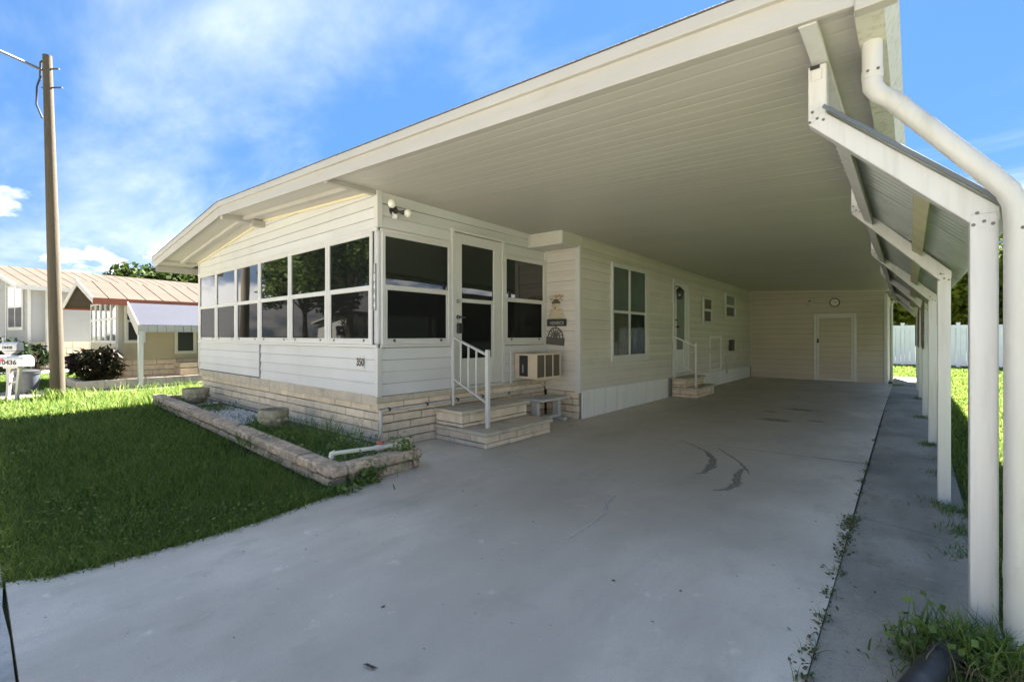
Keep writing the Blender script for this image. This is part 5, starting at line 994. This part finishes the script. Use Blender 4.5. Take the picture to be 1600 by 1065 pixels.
W_ = [wpatch(-4.7, 2.6, .3, .14, 700, .15, .010, 11), wpatch(-5.6, 2.6, .5, .16, 700, .16, .010, 12), wpatch(-5.0, 2.72, .42, .18, 900, .13, .009, 1), wpatch(-6.1, 2.55, .40, .16, 1100, .17, .008, 2), wpatch(-6.6, 2.55, .25, .10, 500, .20, .009, 3), wpatch(-7.4, 2.9, .3, .12, 300, .16, .008, 4), wpatch(-9.4, 2.8, .25, .18, 500, .14, .009, 5), wpatch(-10.8, 2.75, .35, .2, 700, .16, .010, 6), wpatch(-5.4, 2.9, .7, .12, 420, .30, .006, 7), wpatch(-8.4, 2.75, .8, .2, 300, .09, .009, 8), wpatch(-6.0, 2.33, .3, .08, 400, .15, .008, 10)]
blades('planter_weeds', np.concatenate([a[0] for a in W_]), .06, np.concatenate([a[1] for a in W_]), np.concatenate([a[2] for a in W_]), M_WEED, lean=.8, seed=14)
C = []
for (cx, cy, s, n, zt) in ((-4.9, 2.75, .38, 900, .15), (-5.5, 2.7, .4, 700, .14), (-6.2, 2.65, .3, 600, .17), (-4.35, 2.55, .15, 220, .17), (-10.7, 2.8, .3, 400, .15), (-9.3, 2.85, .2, 260, .14)):
    C.append(np.column_stack([rng.normal(cx, s, n), np.clip(rng.normal(cy, .17, n), 2.36, 3.1), .075+np.abs(rng.normal(0, zt*.45, n))]))
leaves('ground_cover', np.concatenate(C), .024, M_WEED, seed=15, elong=1.4)
C = [np.column_stack([rng.normal(a, s, n), rng.normal(b, s*.8, n), np.abs(rng.normal(zc_, zs, n))]) for a, b, s, n, zc_, zs in ((-4.06, 2.95, .06, 170, .22, .07), (-3.93, 2.50, .05, 130, .08, .05), (-3.93, 2.40, .06, 150, .06, .04), (-3.97, 2.62, .03, 50, .14, .06), (-3.88, 2.18, .07, 160, .03, .03), (-3.90, 2.06, .05, 90, .03, .02))]
leaves('creeping_weeds', np.concatenate(C), .026, M_WEED, seed=16, elong=1.5)
# weeds in the crack between drive and walkway
C, S_ = [], []
for y, n, s in ((2.2, 70, .035), (2.45, 60, .03), (2.75, 60, .03), (3.05, 45, .025), (3.35, 60, .03), (3.55, 30, .02), (3.72, 90, .035), (3.95, 90, .03), (4.2, 130, .04), (4.35, 120, .04), (5.1, 30, .025), (5.6, 35, .03), (6.0, 50, .035), (6.35, 45, .03), (7.9, 26, .03), (9.1, 20, .03), (11, 20, .04), (13.5, 30, .05), (16.6, 60, .08)):
    x = -.315-.0095*y; n = int(n*.55); C.append(np.column_stack([rng.normal(x-.005, s*.75, n), rng.normal(y, s*2.0, n), np.abs(rng.normal(.008, .013, n))])); S_.append(np.column_stack([rng.normal(x, s*.5, n//2), rng.normal(y, s*1.4, n//2)]))
leaves('crack_weeds', np.concatenate(C), .013, mat('crack_weed', (.06, .085, .025), .6, 0, 1, tint=(.13, .10, .045), trans=.25), seed=17, elong=1.9); blades('crack_grass', np.concatenate(S_), -.005, .06, .003, M_WEED, lean=1.2, seed=18)
yy = rng.random(3000)*15+2; tag(ribbon_ := poly_sheet('joint_soil', [(-.345-.0095*2, 2.0), (-.312-.0095*2, 2.0), (-.318-.0095*17, 17.3), (-.345-.0095*17, 17.3)], -.06, -.012, MATS['joint_dirt']), kind='structure')
# tuft at the nearest post and little tufts at other post feet
def tuft(cx, cy, sx, sy, n, h, w, seed, m=M_WEED): 
    a = wpatch(cx, cy, sx, sy, n, h, w, seed); return a
T_ = [tuft(.14, 2.78, .10, .08, 230, .17, .007, 31), tuft(.22, 2.72, .06, .07, 170, .21, .007, 32), tuft(.05, 2.72, .09, .07, 120, .11, .007, 33), tuft(.28, 2.80, .05, .05, 120, .24, .006, 34), tuft(.16, 2.62, .12, .08, 240, .10, .008, 37)]
blades('post_weeds', np.concatenate([a[0] for a in T_]), -.005, np.concatenate([a[1] for a in T_]), np.concatenate([a[2] for a in T_]), M_WEED, lean=.9, seed=35)
P, h_, w_ = wpatch(.17, 2.63, .12, .08, 160, .17, .004, 36); blades('dry_grass', P, 0, h_, w_, M_STRAW, lean=1.3, seed=36)
C = np.column_stack([rng.normal(.12, .11, 260), rng.normal(2.74, .08, 260), np.abs(rng.normal(.08, .06, 260))]); leaves('post_ground_cover', C, .026, M_WEED, seed=38, elong=1.5)
P = np.concatenate([np.column_stack([rng.normal(x-.03, .07, n), rng.normal(y-.08, .09, n)]) for x, y, n in ((.192, 5.3, 60), (.30, 5.2, 160), (.183, 8.1, 120), (.15, 10.7, 90), (.12, 13.8, 90), (-.3, 17.1, 160), (.3, 4.7, 140), (.31, 4.2, 100), (.25, 6.5, 70), (.25, 7.3, 60))]); blades('post_foot_weeds', P, -.01, .06, .006, M_WEED, lean=1.1, seed=39)
def tree(name, label, loc, hgt, rx, ry, rz, n, size, m, nc=46, seed=1, cat='tree', trunk=.22, group=None, low=-.55, limb=True):
    t = thing(name, label, cat, loc, 0, group); r = np.random.default_rng(seed); cz = hgt-rz
    u = r.normal(size=(nc, 3)); u /= np.linalg.norm(u, axis=1)[:, None]; u[:, 2] = np.where(u[:, 2] < low, -u[:, 2], u[:, 2]); rad_ = r.random(nc)**.35
    Cc = u*rad_[:, None]*np.array([rx, ry, rz])*.86+np.array([0, 0, cz]); cs = (.20+.24*r.random(nc))*min(rx, rz)
    k = r.choice(nc, n, p=cs**2/np.sum(cs**2)); d = r.normal(size=(n, 3)); d /= np.linalg.norm(d, axis=1)[:, None]; C = Cc[k]+d*(cs[k]*r.random(n)**.45)[:, None]*np.array([1.1, 1.1, .8])
    o = leaves('crown', C, size, m, tilt=1.0, seed=seed+1, kind=None, parent=t, tint=.25+.5*r.random(nc)[k])
    if trunk:
        m_ = MB(); m_.tube([(0, 0, -.2), (.05, .02, cz*.4), (.0, .1, cz)], [trunk*1.25, trunk, trunk*.55], 10)
        if limb:
            for i in range(0, nc, 5): c = Cc[i]; m_.tube([(0, .05, cz*.55+.2*(i % 3)), tuple((c*.5+np.array([0, 0, cz*.35]))), tuple(c)], [trunk*.4, trunk*.22, trunk*.08], 6)
        m_.build('trunk', mat('bark', (.11, .085, .06), .95, .25, 8, .01, 25, stretch=(4, 4, .7)), t, local=True, smooth=True)
    return t
M_OAK = mat('oak_leaf', (.018, .038, .008), .7, 0, 1, tint=(.065, .09, .018), trans=.25, spec=.08)
M_SUNL = mat('bright_leaf', (.07, .11, .012), .5, 0, 1, tint=(.26, .28, .035), trans=.55, spec=.1)
tree('oak_tree', 'dense dark oak rising behind the red trimmed trailer', (-42.5, 14.5, 0), 8.2, 4.5, 4.5, 3.4, 15000, .26, M_OAK, seed=11, nc=60, group='trees behind the houses')
tree('oak_tree', 'lower bushy oak behind the trailer, left of the bigger oak', (-44.5, 9.6, 0), 7.3, 4.2, 3.6, 3.0, 13000, .26, M_OAK, seed=12, nc=50, group='trees behind the houses')
for i, (x, y, h, rx, sd_, lb) in enumerate(((2.6, 32.5, 7.2, 3.0, 21, 'sunlit leafy tree seen between the nearest posts over the fence'), (-1.6, 33, 5.2, 2.6, 22, 'leafy tree just right of the storage room over the fence'), (7.0, 34, 7.5, 3.4, 23, 'leafy tree at the right end of the vinyl fence'))):
    tree('yard_tree', lb, (x, y, 0), h, rx, 2.6, h*.5, 10000, .22, M_SUNL, seed=sd_, nc=60, low=-2, group='trees behind the vinyl fence')
for i, (x, y, h, rx, lb) in enumerate(((-31, -11.5, 11.5, 6.0, 'large street oak opposite, right of the pole reflection'), (-21, -12.5, 11, 5.6, 'large street oak opposite the end of the porch'), (-41, -13, 9.5, 4.5, 'farther street oak opposite the grey mobile home'), (-12, -11.5, 9.5, 4.6, 'street oak opposite the driveway'))):
    tree('street_oak', lb, (x, y, 0), h, rx, 4.6, h*.40, 11000, .24, M_OAK, seed=61+i, nc=56, group='oaks across the street')
# shrubs on the left
def shrub(label, loc, rx, ry, h, n, size, m, seed, elong=1.6, name='shrub', group=None, nc=24):
    t = thing(name, label, 'shrub', loc, 0, group); r = np.random.default_rng(seed)
    u = r.normal(size=(nc, 3)); u /= np.linalg.norm(u, axis=1)[:, None]; Cc = u*np.array([rx, ry, h*.42])*.75+np.array([0, 0, h*.5]); k = r.integers(0, nc, n)
    C = Cc[k]+r.normal(0, .12*min(rx, h), (n, 3)); C[:, 2] = np.abs(C[:, 2]); leaves('foliage', C, size, m, tilt=.9, seed=seed, kind=None, elong=elong, parent=t, tint=.2+.6*r.random(nc)[k])
    m_ = MB()
    for i in range(0, nc, 3): m_.tube([(0, 0, -.05), tuple(Cc[i]*np.array([.5, .5, .6])), tuple(Cc[i])], [.02, .014, .006], 5)
    m_.build('stem', MATS['bark'], t, local=True); return t
shrub('spiky dark red-leaved shrub in front of the trailer corner', (-17.05, 2.27, 0), .72, .62, 1.18, 1500, .058, mat('maroon_leaf', (.030, .010, .011), .6, 0, 1, tint=(.032, .045, .016), trans=.15, spec=.12), 71, elong=4.6, nc=34)
M_DKG = mat('dark_hedge', (.010, .022, .008), .7, 0, 1, tint=(.022, .038, .014), trans=.12, spec=.08)
shrub('clipped round dark bush by the grey mobile home steps', (-25.6, .95, 0), .95, .6, 1.35, 2600, .07, M_DKG, 72, group='dark bushes at the grey mobile home', nc=40)
shrub('low dark bush under the corner of the grey mobile home', (-26.9, 1.72, 0), .55, .5, 1.15, 1200, .08, M_DKG, 73, group='dark bushes at the grey mobile home')
shrub('dark bush at the picture edge below the grey gable', (-28.2, .30, 0), 1.0, .5, 1.6, 2200, .08, M_DKG, 74, group='dark bushes at the grey mobile home')

# dead leaves and grit blown onto the concrete
P = np.concatenate([np.column_stack([rng.normal(-.36, .12, 60), rng.uniform(1.8, 8, 60)]), np.column_stack([rng.uniform(-.2, .3, 60), rng.uniform(1.5, 9, 60)]), np.column_stack([rng.uniform(-3.7, -.5, 40), rng.uniform(.6, 9, 40)])])
leaves('leaf_litter', np.column_stack([P, .004+.004*rng.random(len(P))]), .011, mat('litter', (.05, .04, .025), .9, 0, 1, tint=(.20, .15, .08)), tilt=.15, seed=91, elong=2.0)
